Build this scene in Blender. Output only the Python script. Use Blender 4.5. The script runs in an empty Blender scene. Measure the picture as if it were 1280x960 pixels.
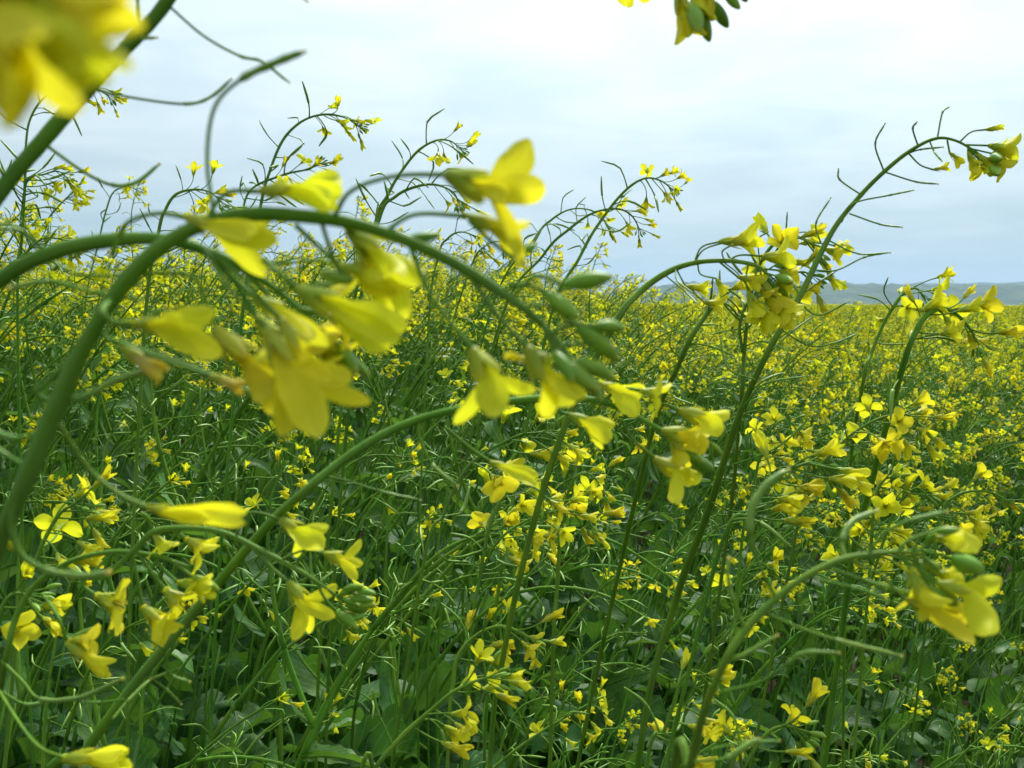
import bpy, math, random
import numpy as np
from mathutils import Vector, Matrix
R = random.Random(7)
SUN_E, EXPO, HAZE = 3.2, 0.75, .00012
SKY_LOW, SKY_MID, SKY_BRT = (.30, .425, .475), (.50, .61, .66), (.70, .77, .79)
sc = bpy.context.scene
col = sc.collection
A3 = lambda *a: np.array(a, float)

# ------------------------------------------------------------------ camera
CAMZ = 1.25
F = 1256.0
PITCH = math.radians(-4.65); ROLL = math.radians(0.32)
CAM = A3(0, 0, CAMZ)
fwd = A3(0, math.cos(PITCH), math.sin(PITCH))
rt0 = A3(1, 0, 0); up0 = np.cross(rt0, fwd)
RT = rt0 * math.cos(ROLL) + up0 * math.sin(ROLL)
UP = -rt0 * math.sin(ROLL) + up0 * math.cos(ROLL)
cd = bpy.data.cameras.new('camera'); cam = bpy.data.objects.new('camera', cd); col.objects.link(cam)
M = Matrix(((RT[0], UP[0], -fwd[0], 0), (RT[1], UP[1], -fwd[1], 0), (RT[2], UP[2], -fwd[2], CAMZ), (0, 0, 0, 1)))
cam.matrix_world = M
cd.sensor_width = 36; cd.lens = 36 * F / 1280; cd.clip_start = 0.01; cd.clip_end = 30000
cd.dof.use_dof = True; cd.dof.focus_distance = 0.85; cd.dof.aperture_fstop = cd.lens / 1.15
sc.camera = cam

def P(px, py, d):
    """a point of the place: distance d in front of the lens, seen at photo pixel px, py"""
    return CAM + fwd * d + RT * ((px - 640) / F * d) + UP * ((480 - py) / F * d)

def sstep(a, b, x):
    t = np.clip((np.asarray(x, float) - a) / (b - a), 0, 1); return t * t * (3 - 2 * t)

def ground_z(x, y):
    k = 1 - sstep(-0.9, 1.3, np.asarray(x, float) - 0.02 * np.asarray(y, float))
    return -.15 + 0.32 * k * (1 - sstep(14, 45, np.asarray(y, float))) + 0.02 * np.sin(np.asarray(x) * 3.1) * np.cos(np.asarray(y) * 2.3) * (1 - sstep(14, 45, np.asarray(y, float)))

# ------------------------------------------------------------------ materials
def mat(name):
    m = bpy.data.materials.new(name); m.use_nodes = True
    nt = m.node_tree; nt.nodes.clear()
    return m, nt, nt.nodes.new, nt.links.new

def plant_mat(name, c1, c2, rough=0.5, trans=0.0, tcol=None, scale=60, spec=0.4, tip=None, vein=None, bump=0.0, stretch=None, rim=None, objvar=0.0, c3=None):
    m, nt, N, L = mat(name)
    out = N('ShaderNodeOutputMaterial'); b = N('ShaderNodeBsdfPrincipled')
    tc = N('ShaderNodeTexCoord'); no = N('ShaderNodeTexNoise'); no.inputs['Scale'].default_value = scale; no.inputs['Detail'].default_value = 3
    src = tc.outputs['Object']
    if stretch:
        mp = N('ShaderNodeMapping'); mp.inputs['Scale'].default_value = stretch; L(src, mp.inputs[0]); src = mp.outputs[0]
    L(src, no.inputs['Vector'])
    rp = N('ShaderNodeValToRGB'); e = rp.color_ramp.elements
    e[0].position = .35; e[0].color = (*c1, 1); e[1].position = .68; e[1].color = (*c2, 1)
    L(no.outputs['Fac'], rp.inputs[0]); c = rp.outputs[0]
    uv = N('ShaderNodeUVMap'); sep = N('ShaderNodeSeparateXYZ'); L(uv.outputs[0], sep.inputs[0])
    def mix(fac, a, bb, mode='MIX'):
        x = N('ShaderNodeMix'); x.data_type = 'RGBA'; x.blend_type = mode
        if isinstance(fac, (int, float)): x.inputs[0].default_value = fac
        else: L(fac, x.inputs[0])
        L(a, x.inputs[6])
        if isinstance(bb, tuple): x.inputs[7].default_value = (*bb, 1)
        else: L(bb, x.inputs[7])
        return x.outputs[2]
    def math_(op, a, v):
        x = N('ShaderNodeMath'); x.operation = op; x.use_clamp = False
        if isinstance(a, (int, float)): x.inputs[0].default_value = a
        else: L(a, x.inputs[0])
        if isinstance(v, (int, float)): x.inputs[1].default_value = v
        else: L(v, x.inputs[1])
        return x.outputs[0]
    if c3:
        n2 = N('ShaderNodeTexNoise'); n2.inputs['Scale'].default_value = scale * .23; L(tc.outputs['Object'], n2.inputs['Vector'])
        mr = N('ShaderNodeMapRange'); mr.inputs[1].default_value = .5; mr.inputs[2].default_value = .72; L(n2.outputs['Fac'], mr.inputs[0])
        c = mix(mr.outputs[0], c, c3)
    if stretch and scale == 70:   # pale ribs that run along the stem
        m5 = N('ShaderNodeMapping'); m5.inputs['Scale'].default_value = (22, 3, 1); L(uv.outputs[0], m5.inputs[0]); n5 = N('ShaderNodeTexNoise'); n5.inputs['Scale'].default_value = 1; n5.inputs['Detail'].default_value = 4; L(m5.outputs[0], n5.inputs['Vector'])
        r5 = N('ShaderNodeMapRange'); r5.inputs[1].default_value = .48; r5.inputs[2].default_value = .75; r5.inputs[4].default_value = .7; L(n5.outputs['Fac'], r5.inputs[0]); c = mix(r5.outputs[0], c, (.19, .32, .07))
        b5 = N('ShaderNodeBump'); b5.inputs['Strength'].default_value = .12; b5.inputs['Distance'].default_value = .0006; L(n5.outputs['Fac'], b5.inputs['Height']); L(b5.outputs[0], b.inputs['Normal'])
    if scale == 180:   # fine veins along the petal
        m6 = N('ShaderNodeMapping'); m6.inputs['Scale'].default_value = (16, 1.6, 1); L(uv.outputs[0], m6.inputs[0]); n6 = N('ShaderNodeTexNoise'); n6.inputs['Scale'].default_value = 1; n6.inputs['Detail'].default_value = 3; L(m6.outputs[0], n6.inputs['Vector'])
        r6 = N('ShaderNodeMapRange'); r6.inputs[1].default_value = .50; r6.inputs[2].default_value = .72; r6.inputs[4].default_value = .55; L(n6.outputs['Fac'], r6.inputs[0]); veinf = r6.outputs[0]
    if tip:   # colour change along the part (v = 0 at the base)
        mr = N('ShaderNodeMapRange'); mr.inputs[1].default_value = tip[1]; mr.inputs[2].default_value = tip[2]
        L(sep.outputs[1], mr.inputs[0]); c = mix(mr.outputs[0], c, tip[0])
    if scale == 180: c = mix(veinf, c, (.66, .60, .008))
    if vein:
        d = math_('ABSOLUTE', math_('SUBTRACT', sep.outputs[0], .5), 0)
        mr = N('ShaderNodeMapRange'); mr.inputs[1].default_value = .012; mr.inputs[2].default_value = .045; mr.inputs[3].default_value = 1; mr.inputs[4].default_value = 0
        L(d, mr.inputs[0])
        # side veins: v*9 + |u-.5|*-6, narrow peaks
        s = math_('ADD', math_('MULTIPLY', sep.outputs[1], 9.0), math_('MULTIPLY', d, -6.0))
        fr = math_('FRACT', s, 0); pk = math_('ABSOLUTE', math_('SUBTRACT', fr, .5), 0)
        m2 = N('ShaderNodeMapRange'); m2.inputs[1].default_value = .03; m2.inputs[2].default_value = .09; m2.inputs[3].default_value = .55; m2.inputs[4].default_value = 0
        L(pk, m2.inputs[0])
        c = mix(math_('MAXIMUM', mr.outputs[0], m2.outputs[0]), c, vein)
    if objvar:
        oi = N('ShaderNodeObjectInfo'); hs = N('ShaderNodeHueSaturation')
        mr = N('ShaderNodeMapRange'); mr.inputs[3].default_value = 1 - objvar; mr.inputs[4].default_value = 1 + objvar
        L(oi.outputs['Random'], mr.inputs[0]); L(mr.outputs[0], hs.inputs['Value']); L(c, hs.inputs['Color'])
        m4 = N('ShaderNodeMapRange'); m4.inputs[3].default_value = .487; m4.inputs[4].default_value = .513
        L(math_('FRACT', math_('MULTIPLY', oi.outputs['Random'], 7.3), 0), m4.inputs[0]); L(m4.outputs[0], hs.inputs['Hue'])
        c = hs.outputs[0]
    L(c, b.inputs['Base Color']); b.inputs['Roughness'].default_value = rough
    b.inputs['Specular IOR Level'].default_value = spec
    if bump:
        bp = N('ShaderNodeBump'); bp.inputs['Strength'].default_value = bump; bp.inputs['Distance'].default_value = .001
        L(no.outputs['Fac'], bp.inputs['Height']); L(bp.outputs[0], b.inputs['Normal'])
    if trans:
        t = N('ShaderNodeBsdfTranslucent')
        if tcol: L(mix(.75, c, tcol), t.inputs[0])
        else: L(c, t.inputs[0])
        ms = N('ShaderNodeMixShader'); ms.inputs[0].default_value = trans
        L(b.outputs[0], ms.inputs[1]); L(t.outputs[0], ms.inputs[2]); L(ms.outputs[0], out.inputs[0])
    else: L(b.outputs[0], out.inputs[0])
    return m

STEM, PETAL, SEPAL, BUD, LEAF, POD, STAMEN, FADED, UPLEAF, PETALF = range(10)
MATS = [
    plant_mat('stem_green', (.058, .165, .008), (.13, .27, .016), .55, scale=70, spec=.12, stretch=(1, 1, .2), objvar=.14, c3=(.13, .26, .035)),
    plant_mat('petal_yellow', (.80, .77, .012), (.86, .83, .02), .55, .48, scale=180, spec=.25, stretch=(1, 1, 1), tip=((.87, .85, .035), .45, 1.0), bump=.3, objvar=.07),
    plant_mat('calyx_green', (.34, .45, .02), (.46, .52, .025), .5, .3, scale=140, tip=((.58, .56, .02), .5, 1.0), objvar=.08),
    plant_mat('bud_green', (.14, .32, .015), (.24, .42, .025), .45, .1, scale=160, tip=((.50, .54, .05), .66, 1.0), objvar=.14),
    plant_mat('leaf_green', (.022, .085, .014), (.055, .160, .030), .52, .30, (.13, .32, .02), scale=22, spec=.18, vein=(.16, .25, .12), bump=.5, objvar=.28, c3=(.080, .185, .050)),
    plant_mat('pod_green', (.13, .28, .03), (.22, .38, .05), .45, scale=120, tip=((.30, .32, .06), .85, 1.0), objvar=.15),
    plant_mat('stamen_yellow', (.62, .52, .02), (.74, .62, .03), .6, .2, scale=200),
    plant_mat('faded_petal', (.76, .68, .22), (.82, .76, .28), .6, .35, scale=120, tip=((.80, .68, .05), .3, .9)),
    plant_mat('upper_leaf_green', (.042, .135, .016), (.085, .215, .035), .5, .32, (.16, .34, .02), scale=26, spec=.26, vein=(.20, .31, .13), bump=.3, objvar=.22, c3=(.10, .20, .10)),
    plant_mat('petal_yellow_distant', (.70, .67, .008), (.85, .82, .02), .6, .35, scale=9, spec=.2, objvar=.12),
]

# ------------------------------------------------------------------ mesh collector (quads only)
class G:
    def __init__(s): s.V = []; s.F = []; s.M = []; s.U = []; s.n = 0
    def add(s, V, Fq, m, U):
        s.V.append(V); s.F.append(Fq + s.n); s.M.append(np.full(len(Fq), m, np.int32) if np.isscalar(m) else m); s.U.append(U); s.n += len(V)
    def join(s, g, mt=None):
        V, Fq, m, U = g.arr()
        if mt is not None: V = V @ mt[:3, :3].T + mt[:3, 3]
        s.add(V, Fq, m, U)
    def arr(s):
        if len(s.V) != 1:
            if not s.V: return np.zeros((0, 3)), np.zeros((0, 4), int), np.zeros(0, np.int32), np.zeros((0, 2))
            s.V = [np.concatenate(s.V)]; s.F = [np.concatenate(s.F)]; s.M = [np.concatenate(s.M)]; s.U = [np.concatenate(s.U)]
        return s.V[0], s.F[0], s.M[0], s.U[0]
    def mesh(s, name, org=None):
        V, Fq, m, U = s.arr()
        if org is not None: V = V - org
        me = bpy.data.meshes.new(name)
        me.vertices.add(len(V)); me.vertices.foreach_set('co', V.astype(np.float32).ravel())
        me.loops.add(len(Fq) * 4); me.loops.foreach_set('vertex_index', Fq.astype(np.int32).ravel())
        me.polygons.add(len(Fq)); me.polygons.foreach_set('loop_start', np.arange(0, len(Fq) * 4, 4, dtype=np.int32))
        used = sorted(set(m.tolist())) if len(m) else [0]
        lut = np.zeros(len(MATS), np.int32)
        for k, u in enumerate(used): lut[u] = k; me.materials.append(MATS[u])
        me.polygons.foreach_set('material_index', lut[m])
        me.polygons.foreach_set('use_smooth', np.ones(len(Fq), bool))
        uv = me.uv_layers.new(name='UVMap'); uv.data.foreach_set('uv', U[Fq.ravel()].astype(np.float32).ravel())
        me.update(calc_edges=True); me.validate()
        return me

def grid_faces(nu, nv, closed=False):
    a = np.arange(nv - 1)[:, None] * nu; b = np.arange(nu if closed else nu - 1)[None]
    b2 = (b + 1) % nu
    return np.stack([a + b, a + b2, a + nu + b2, a + nu + b], -1).reshape(-1, 4)

def catmull(pts, n):
    pts = np.asarray(pts, float)
    if len(pts) == 2: pts = np.stack([pts[0], (pts[0] + pts[1]) / 2, pts[1]])
    p = np.concatenate([[2 * pts[0] - pts[1]], pts, [2 * pts[-1] - pts[-2]]])
    out = []
    for i in range(len(pts) - 1):
        t = np.linspace(0, 1, n, endpoint=False)[:, None]
        a, b, c, d = p[i:i + 4]
        out.append(.5 * ((2 * b) + (-a + c) * t + (2 * a - 5 * b + 4 * c - d) * t ** 2 + (-a + 3 * b - 3 * c + d) * t ** 3))
    out.append(pts[-1][None]); return np.concatenate(out)

def frames(p):
    t = np.gradient(p, axis=0); t /= np.linalg.norm(t, axis=1, keepdims=True) + 1e-12
    n = np.cross(t[0], A3(.3, .2, 1)); n /= np.linalg.norm(n) + 1e-12; ns = []
    for k in range(len(p)):
        n = n - t[k] * n.dot(t[k]); n /= np.linalg.norm(n) + 1e-12; ns.append(n)
    ns = np.array(ns); return t, ns, np.cross(t, ns)

def tube(g, pts, rad, m, segs=8, sub=5, smooth=True):
    pts = np.asarray(pts, float); rad = np.broadcast_to(np.asarray(rad, float), (len(pts),))
    if smooth and sub > 1:
        q = catmull(np.concatenate([pts, rad[:, None]], 1), sub); p, r = q[:, :3], np.maximum(q[:, 3], 1e-5)
    else: p, r = pts, rad
    # close the two ends
    t, n, b = frames(p)
    p = np.concatenate([p[:1] - t[:1] * r[0] * .3, p, p[-1:] + t[-1:] * r[-1] * .5]); r = np.concatenate([[r[0] * .02], r, [r[-1] * .02]])
    n = np.concatenate([n[:1], n, n[-1:]]); b = np.concatenate([b[:1], b, b[-1:]])
    a = np.linspace(0, 2 * math.pi, segs, endpoint=False)
    V = p[:, None] + (n[:, None] * np.cos(a)[None, :, None] + b[:, None] * np.sin(a)[None, :, None]) * r[:, None, None]
    U = np.stack(np.broadcast_arrays(np.linspace(0, 1, segs)[None], np.linspace(0, 1, len(p))[:, None]), -1)
    g.add(V.reshape(-1, 3), grid_faces(segs, len(p), True), m, U.reshape(-1, 2))

# ------------------------------------------------------------------ flower, bud, pod, leaf in unit space (+Z along the part)
def petal(g, rng, az, opn, nu=6, nv=9, m=PETAL, L=1.0, wid=.30, crumple=.03, base_r=.06):
    t = np.linspace(0, 1, nv); s = np.linspace(-1, 1, nu)
    claw = .40
    ang = np.where(t < claw, .05 + .12 * t, .05 + opn * 1.5 * sstep(.28, .56, t) + rng.uniform(-.35, .5) * opn * sstep(.6, 1, t) + .12 * (t - claw))
    ang = ang + rng.uniform(-.1, .1) * t
    ds = L / (nv - 1); z = np.cumsum(np.cos(ang)) * ds; z -= z[0]; r = base_r + np.cumsum(np.sin(ang)) * ds
    w = np.where(t < claw, .045 + .05 * (t / claw), .095 + (wid - .095) * np.sin(np.clip((t - claw) / (.80 - claw), 0, 1) * math.pi / 2))
    bl = np.clip((t - .30) / .70, 0, 1) ** 1.35
    w = np.maximum(np.where(t < .6, .05 + .03 * t, 0.02), wid * np.sin(np.clip(.05 + .92 * bl, 0, 1) * math.pi) ** .72)
    S, T = np.meshgrid(s, t); W = w[:, None]
    x = S * W; cup = (S ** 2) * W * (.70 - .5 * min(opn, 1)) + .05 * (1 - min(opn * 2, 1)) * sstep(.5, 1, T) * T
    ph = rng.uniform(0, 6.3); ph2 = rng.uniform(0, 6.3)
    wav = crumple * (np.sin(S * 3.3 + ph + T * 4) + np.sin(T * 9 + ph2) * np.abs(S)) * sstep(.4, .9, T)
    side = rng.uniform(-.35, .35) * sstep(.4, 1, T) * (T - .4)
    ln = (np.cos(ang)[:, None]); sn = (np.sin(ang)[:, None])
    rr = r[:, None] - (cup + wav) * ln; zz = z[:, None] + (cup + wav) * sn
    x = x + side
    ca, sa = math.cos(az), math.sin(az)
    V = np.stack([rr * ca - x * sa, rr * sa + x * ca, zz], -1).reshape(-1, 3)
    U = np.stack([(S + 1) / 2, T], -1).reshape(-1, 2)
    g.add(V, grid_faces(nu, nv), m, U)

def sepal(g, rng, az, opn, nu=4, nv=5, L=.5, m=SEPAL):
    t = np.linspace(0, 1, nv); s = np.linspace(-1, 1, nu); S, T = np.meshgrid(s, t)
    w = .085 * np.sin(np.clip(T * .85 + .15, 0, 1) * math.pi) ** .6
    r = .05 + .085 * np.sin(T * 2.2) + T * T * opn * .18
    x = S * w; rr = r - S * S * w * .4; zz = T * L
    ca, sa = math.cos(az), math.sin(az)
    g.add(np.stack([rr * ca - x * sa, rr * sa + x * ca, zz], -1).reshape(-1, 3), grid_faces(nu, nv), m, np.stack([(S + 1) / 2, T], -1).reshape(-1, 2))

def flower_g(rng, opn, lod=0, faded=False, wind=None):
    """petals and calyx as two collectors, base at the origin, about one unit long"""
    gp, gc = G(), G()
    nu, nv = ((7, 11), (4, 6), (2, 4))[lod]
    m = PETAL if lod < 2 else PETALF
    n = 4
    a0 = rng.uniform(0, 6.28)
    for k in range(n):
        o = max(0.0, min(1.15, opn + rng.uniform(-.28, .28) * min(1, opn * 3)))
        petal(gp, rng, a0 + k * math.pi / 2 + rng.uniform(-.25, .25), o, nu, nv, FADED if faded else m,
              rng.uniform(.92, 1.08), (.125 + .155 * min(1, opn * 1.7)) * rng.uniform(.9, 1.12), .05 if faded else .035)
    for k in range(4 if lod < 2 else 2):
        sepal(gc, rng, a0 + .78 + k * math.pi / 2 + rng.uniform(-.1, .1), .2 + opn * .8, 4 if lod < 1 else 3, 6 if lod < 1 else 3, rng.uniform(.46, .54))
    # the receptacle the petals stand on
    tube(gc, [(0, 0, -.03), (0, 0, .05), (0, 0, .16), (0, 0, .3)], [.045, .075, .085, .06], SEPAL, 8 if lod < 1 else 4, 1)
    if lod < 1:
        for k in range(6):
            a = k * 1.047 + .3; e = rng.uniform(.05, .10)
            tube(gp, [(.03 * math.cos(a), .03 * math.sin(a), .1), (e * math.cos(a), e * math.sin(a), .55), (e * 1.3 * math.cos(a), e * 1.3 * math.sin(a), .62)], [.012, .012, .026], STAMEN, 4, 2)
        tube(gp, [(0, 0, .1), (0, 0, .4), (0, 0, .64)], [.025, .028, .022], POD, 5, 2)
    return gp, gc

def bud_g(rng, lod=0, L=1.0):
    g = G(); t = np.array([0, .06, .2, .42, .65, .85, .96, 1.0]) if lod < 2 else np.array([0, .3, .7, 1.0])
    r = .175 * np.sin(np.clip(t * .93 + .05, 0, 1) * math.pi) ** .62
    b = rng.uniform(-.06, .06)
    tube(g, np.stack([b * np.sin(t * 3), t * 0, t * L], 1), r * L, BUD, (10, 6, 4)[lod], 2 if lod == 0 else 1)
    return g

def rot_to(z, roll=0.0):
    z = np.asarray(z, float); z = z / (np.linalg.norm(z) + 1e-12)
    x = np.cross(A3(0, 1, 0.01), z)
    if np.linalg.norm(x) < 1e-3: x = np.cross(A3(1, 0, 0), z)
    x /= np.linalg.norm(x); y = np.cross(z, x)
    c, s = math.cos(roll), math.sin(roll)
    return np.stack([x * c + y * s, -x * s + y * c, z], 1)

def m4(R3, o, s=1.0):
    m = np.eye(4); m[:3, :3] = R3 * s; m[:3, 3] = o; return m

def pedicel_pts(rng, L, bend):
    """a stalk that leaves the stem and bends; end point and end direction"""
    n = 5; t = np.linspace(0, 1, n)
    ang = bend * t ** 1.3
    dx = np.sin(ang) * L / (n - 1); dz = np.cos(ang) * L / (n - 1)
    p = np.stack([np.cumsum(dx) - dx[0], np.zeros(n), np.cumsum(dz) - dz[0]], 1)
    d = A3(math.sin(ang[-1]), 0, math.cos(ang[-1])); return p, d

def stalked_flower(rng, opn, lod, faded=False):
    """flower on its pedicel, attach point at the origin; 1 unit = flower length"""
    g = G(); p, d = pedicel_pts(rng, rng.uniform(1.1, 1.6), rng.uniform(-.2, .9))
    tube(g, p, [.045, .036, .034, .036, .045], STEM, (6, 4, 3)[lod], 3 if lod == 0 else 1)
    gp, gc = flower_g(rng, opn, lod, faded)
    mt = m4(rot_to(d, rng.uniform(0, 6)), p[-1])
    g.join(gp, mt); g.join(gc, mt); return g

def pod_curve(rng, L):
    a = rng.uniform(-.5, 1.1); b = rng.uniform(.2, 1.2)
    n = 7; t = np.linspace(0, 1, n); ang = np.where(t < .5, a * t, a * .5 + b * sstep(.45, .8, t))
    ds = L / (n - 1)
    p = np.stack([np.cumsum(np.sin(ang)) * ds, .06 * L * np.sin(t * 3 + a), np.cumsum(np.cos(ang)) * ds], 1); return p - p[0]

def pod_g(rng, lod):
    """thin stalk, a joint, then a slender pod with a beak; about 1 unit long"""
    g = G(); p = pod_curve(rng, 1.0); th = rng.uniform(.8, 1.3)
    tube(g, p[:4], np.array([.021, .017, .017, .020]), STEM, (5, 3, 3)[lod], 3 if lod == 0 else 1)
    tube(g, p[3:], np.array([.025, .027, .024, .012]) * th, POD, (6, 4, 3)[lod], 3 if lod == 0 else 1)
    return g

def leaf_g(rng, kind, lod=0):
    """1 unit long blade from the origin along +Z, upper face +X... kind 0 lower lobed, 1 upper lance-shaped"""
    g = G(); nu, nv = ((9, 22), (5, 10), (3, 5))[lod]
    t = np.linspace(0, 1, nv); s = np.linspace(-1, 1, nu); S, T = np.meshgrid(s, t)
    if kind == 0:
        w = np.where(t < .25, .035 + .03 * t, 0.06 + .25 * np.sin(np.clip((t - .25) / .75, 0, 1) * math.pi) ** .55)
        w = w + np.where(t > .22, .045 * np.abs(np.sin(t * rng.uniform(13, 17) + rng.uniform(0, 3))), 0)
        w *= np.where(t > .93, np.sqrt(np.clip(1 - ((t - .93) / .072) ** 2, .01, 1)), 1)
        wave = .035
    else:
        w = .035 + .15 * (1 - t) ** .55 * np.clip(t * 14, .4, 1) * rng.uniform(.7, 1.1)
        w *= np.where(t > .9, np.sqrt(np.clip(1 - ((t - .9) / .102) ** 2, .01, 1)), 1); wave = .014
    jag = 1 + .10 * np.sin(T * 41 + S * 2 + rng.uniform(0, 6)) * np.abs(S) ** 3
    W = w[:, None] * jag
    curl = rng.uniform(.5, 1.9); ang = curl * t ** 1.4; ds = 1 / (nv - 1)
    xx = np.cumsum(np.sin(ang)) * ds; zz = np.cumsum(np.cos(ang)) * ds; xx -= xx[0]; zz -= zz[0]
    fold = rng.uniform(.1, .75); ph = [rng.uniform(0, 6) for _ in range(4)]
    off = np.abs(S) * W * fold + wave * np.abs(S) ** 1.5 * (np.sin(T * 17 + ph[0] + S * 2.2) + .6 * np.sin(T * 29 + ph[1] - S)) - .01
    tw = rng.uniform(-.7, .7) * T
    y = S * W * np.cos(tw); off = off + S * W * np.sin(tw)
    X = xx[:, None] - off * np.cos(ang)[:, None]; Z = zz[:, None] + off * np.sin(ang)[:, None]
    g.add(np.stack([X, y, Z], -1).reshape(-1, 3), grid_faces(nu, nv), LEAF if kind == 0 else UPLEAF, np.stack([(S + 1) / 2, T], -1).reshape(-1, 2))
    if lod == 0:   # thick midrib under the blade
        c = np.stack([xx, xx * 0, zz], 1) + np.stack([np.cos(ang), ang * 0, -np.sin(ang)], 1) * .006
        tube(g, c[::3], np.linspace(.014, .004, len(c[::3])), STEM, 5, 1)
    return g

LIB = {}
def lib(kind, lod, v):
    k = (kind, lod, v)
    if k not in LIB:
        rng = random.Random(hash((['flower', 'bud', 'pod', 'leaf', 'upleaf'].index(kind), lod, v)) & 0xffff)
        if kind == 'flower': g = stalked_flower(rng, (.12, .36, .58, .25, .82, .07)[v % 6], lod)
        elif kind == 'bud': 
            g = G(); tube(g, [(0, 0, 0), (rng.uniform(-.1, .1), 0, .6), (0, 0, 1.3)], [.05, .045, .05], STEM, 4, 1)
            g.join(bud_g(rng, lod), m4(np.eye(3), (0, 0, 1.3)))
        elif kind == 'pod': g = pod_g(rng, lod)
        elif kind == 'leaf': g = leaf_g(rng, 0, lod)
        else: g = leaf_g(rng, 1, lod)
        LIB[k] = [g, None]
    return LIB[k]
def libmesh(kind, lod, v):
    e = lib(kind, lod, v)
    if e[1] is None: e[1] = e[0].mesh({'upleaf': 'leaf', 'pod': 'seed_pod'}.get(kind, kind))
    return e[1]
def unit(v): v = np.asarray(v, float); return v / (np.linalg.norm(v) + 1e-12)

# ------------------------------------------------------------------ dressing a raceme: pods low, flowers, buds at the tip
WIND = A3(1, 0, -.05)
def dress(rng, curve, fl=.013, n_fl=10, n_bud=10, n_pod=10, head=.045, pod_from=0.0, pod_len=.035, lod=0, podsides=True):
    """items (kind, variant, 4x4) along a fine curve whose last point is the tip"""
    seg = np.linalg.norm(np.diff(curve, axis=0), axis=1); s = np.concatenate([[0], np.cumsum(seg)]); tot = s[-1]
    def at(d):
        d = min(max(d, 0), tot); k = min(np.searchsorted(s, d), len(s) - 1); k0 = max(k - 1, 0)
        u = 0 if s[k] == s[k0] else (d - s[k0]) / (s[k] - s[k0]); p = curve[k0] * (1 - u) + curve[k] * u
        a, b = max(k0 - 1, 0), min(k0 + 2, len(curve) - 1); return p, unit(curve[b] - curve[a])
    items = []; gold = 2.4; a = rng.uniform(0, 6)
    def radial(T, az):
        Rm = rot_to(T); return Rm[:, 0] * math.cos(az) + Rm[:, 1] * math.sin(az)
    for k in range(n_fl):
        q = k / max(1, n_fl - 1); d = tot - head * (1 - q) * 1.0 - .003; p, T = at(d); a += gold + rng.uniform(-.3, .3)
        r = radial(T, a); dr = unit(T * (.25 + .5 * q) + r * .8 + WIND * .55 + A3(0, 0, -.28))
        L = fl * rng.uniform(.82, 1.12) * (1 - .12 * q)
        items.append(('flower', rng.randrange(6) if q < .75 else rng.choice([0, 5, 3]), m4(rot_to(dr, rng.uniform(0, 6.28)), p, L)))
    for k in range(n_bud):
        q = k / max(1, n_bud - 1); p, T = at(tot - .006 * (1 - q)); a += gold
        dr = unit(T * (.6 + q) + radial(T, a) * (.75 - .4 * q) + A3(0, 0, -.1))
        items.append(('bud', rng.randrange(3), m4(rot_to(dr, rng.uniform(0, 6)), p, fl * (.50 - .22 * q) * rng.uniform(.85, 1.1))))
    for k in range(n_pod):
        q = (k + rng.uniform(.1, .9)) / n_pod; d = pod_from * tot + q * max(0.0, (tot - head * .8 - pod_from * tot)); p, T = at(d); a += gold
        r = radial(T, a); dr = unit(r * .85 + T * .3 + WIND * .12 + A3(0, 0, .05))
        items.append(('pod', rng.randrange(6), m4(rot_to(dr, rng.uniform(0, 6.28)), p, pod_len * rng.uniform(.7, 1.25))))
    return items

def tag(o, label=None, cat=None, group=None, kind=None):
    if label: o['label'] = label
    if cat: o['category'] = cat
    if group: o['group'] = group
    if kind: o['kind'] = kind
    return o
def link(name, data, parent=None, mw=None):
    o = bpy.data.objects.new(name, data); col.objects.link(o)
    if parent is not None: o.parent = parent
    if mw is not None: o.matrix_local = Matrix(mw.tolist())
    return o

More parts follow.
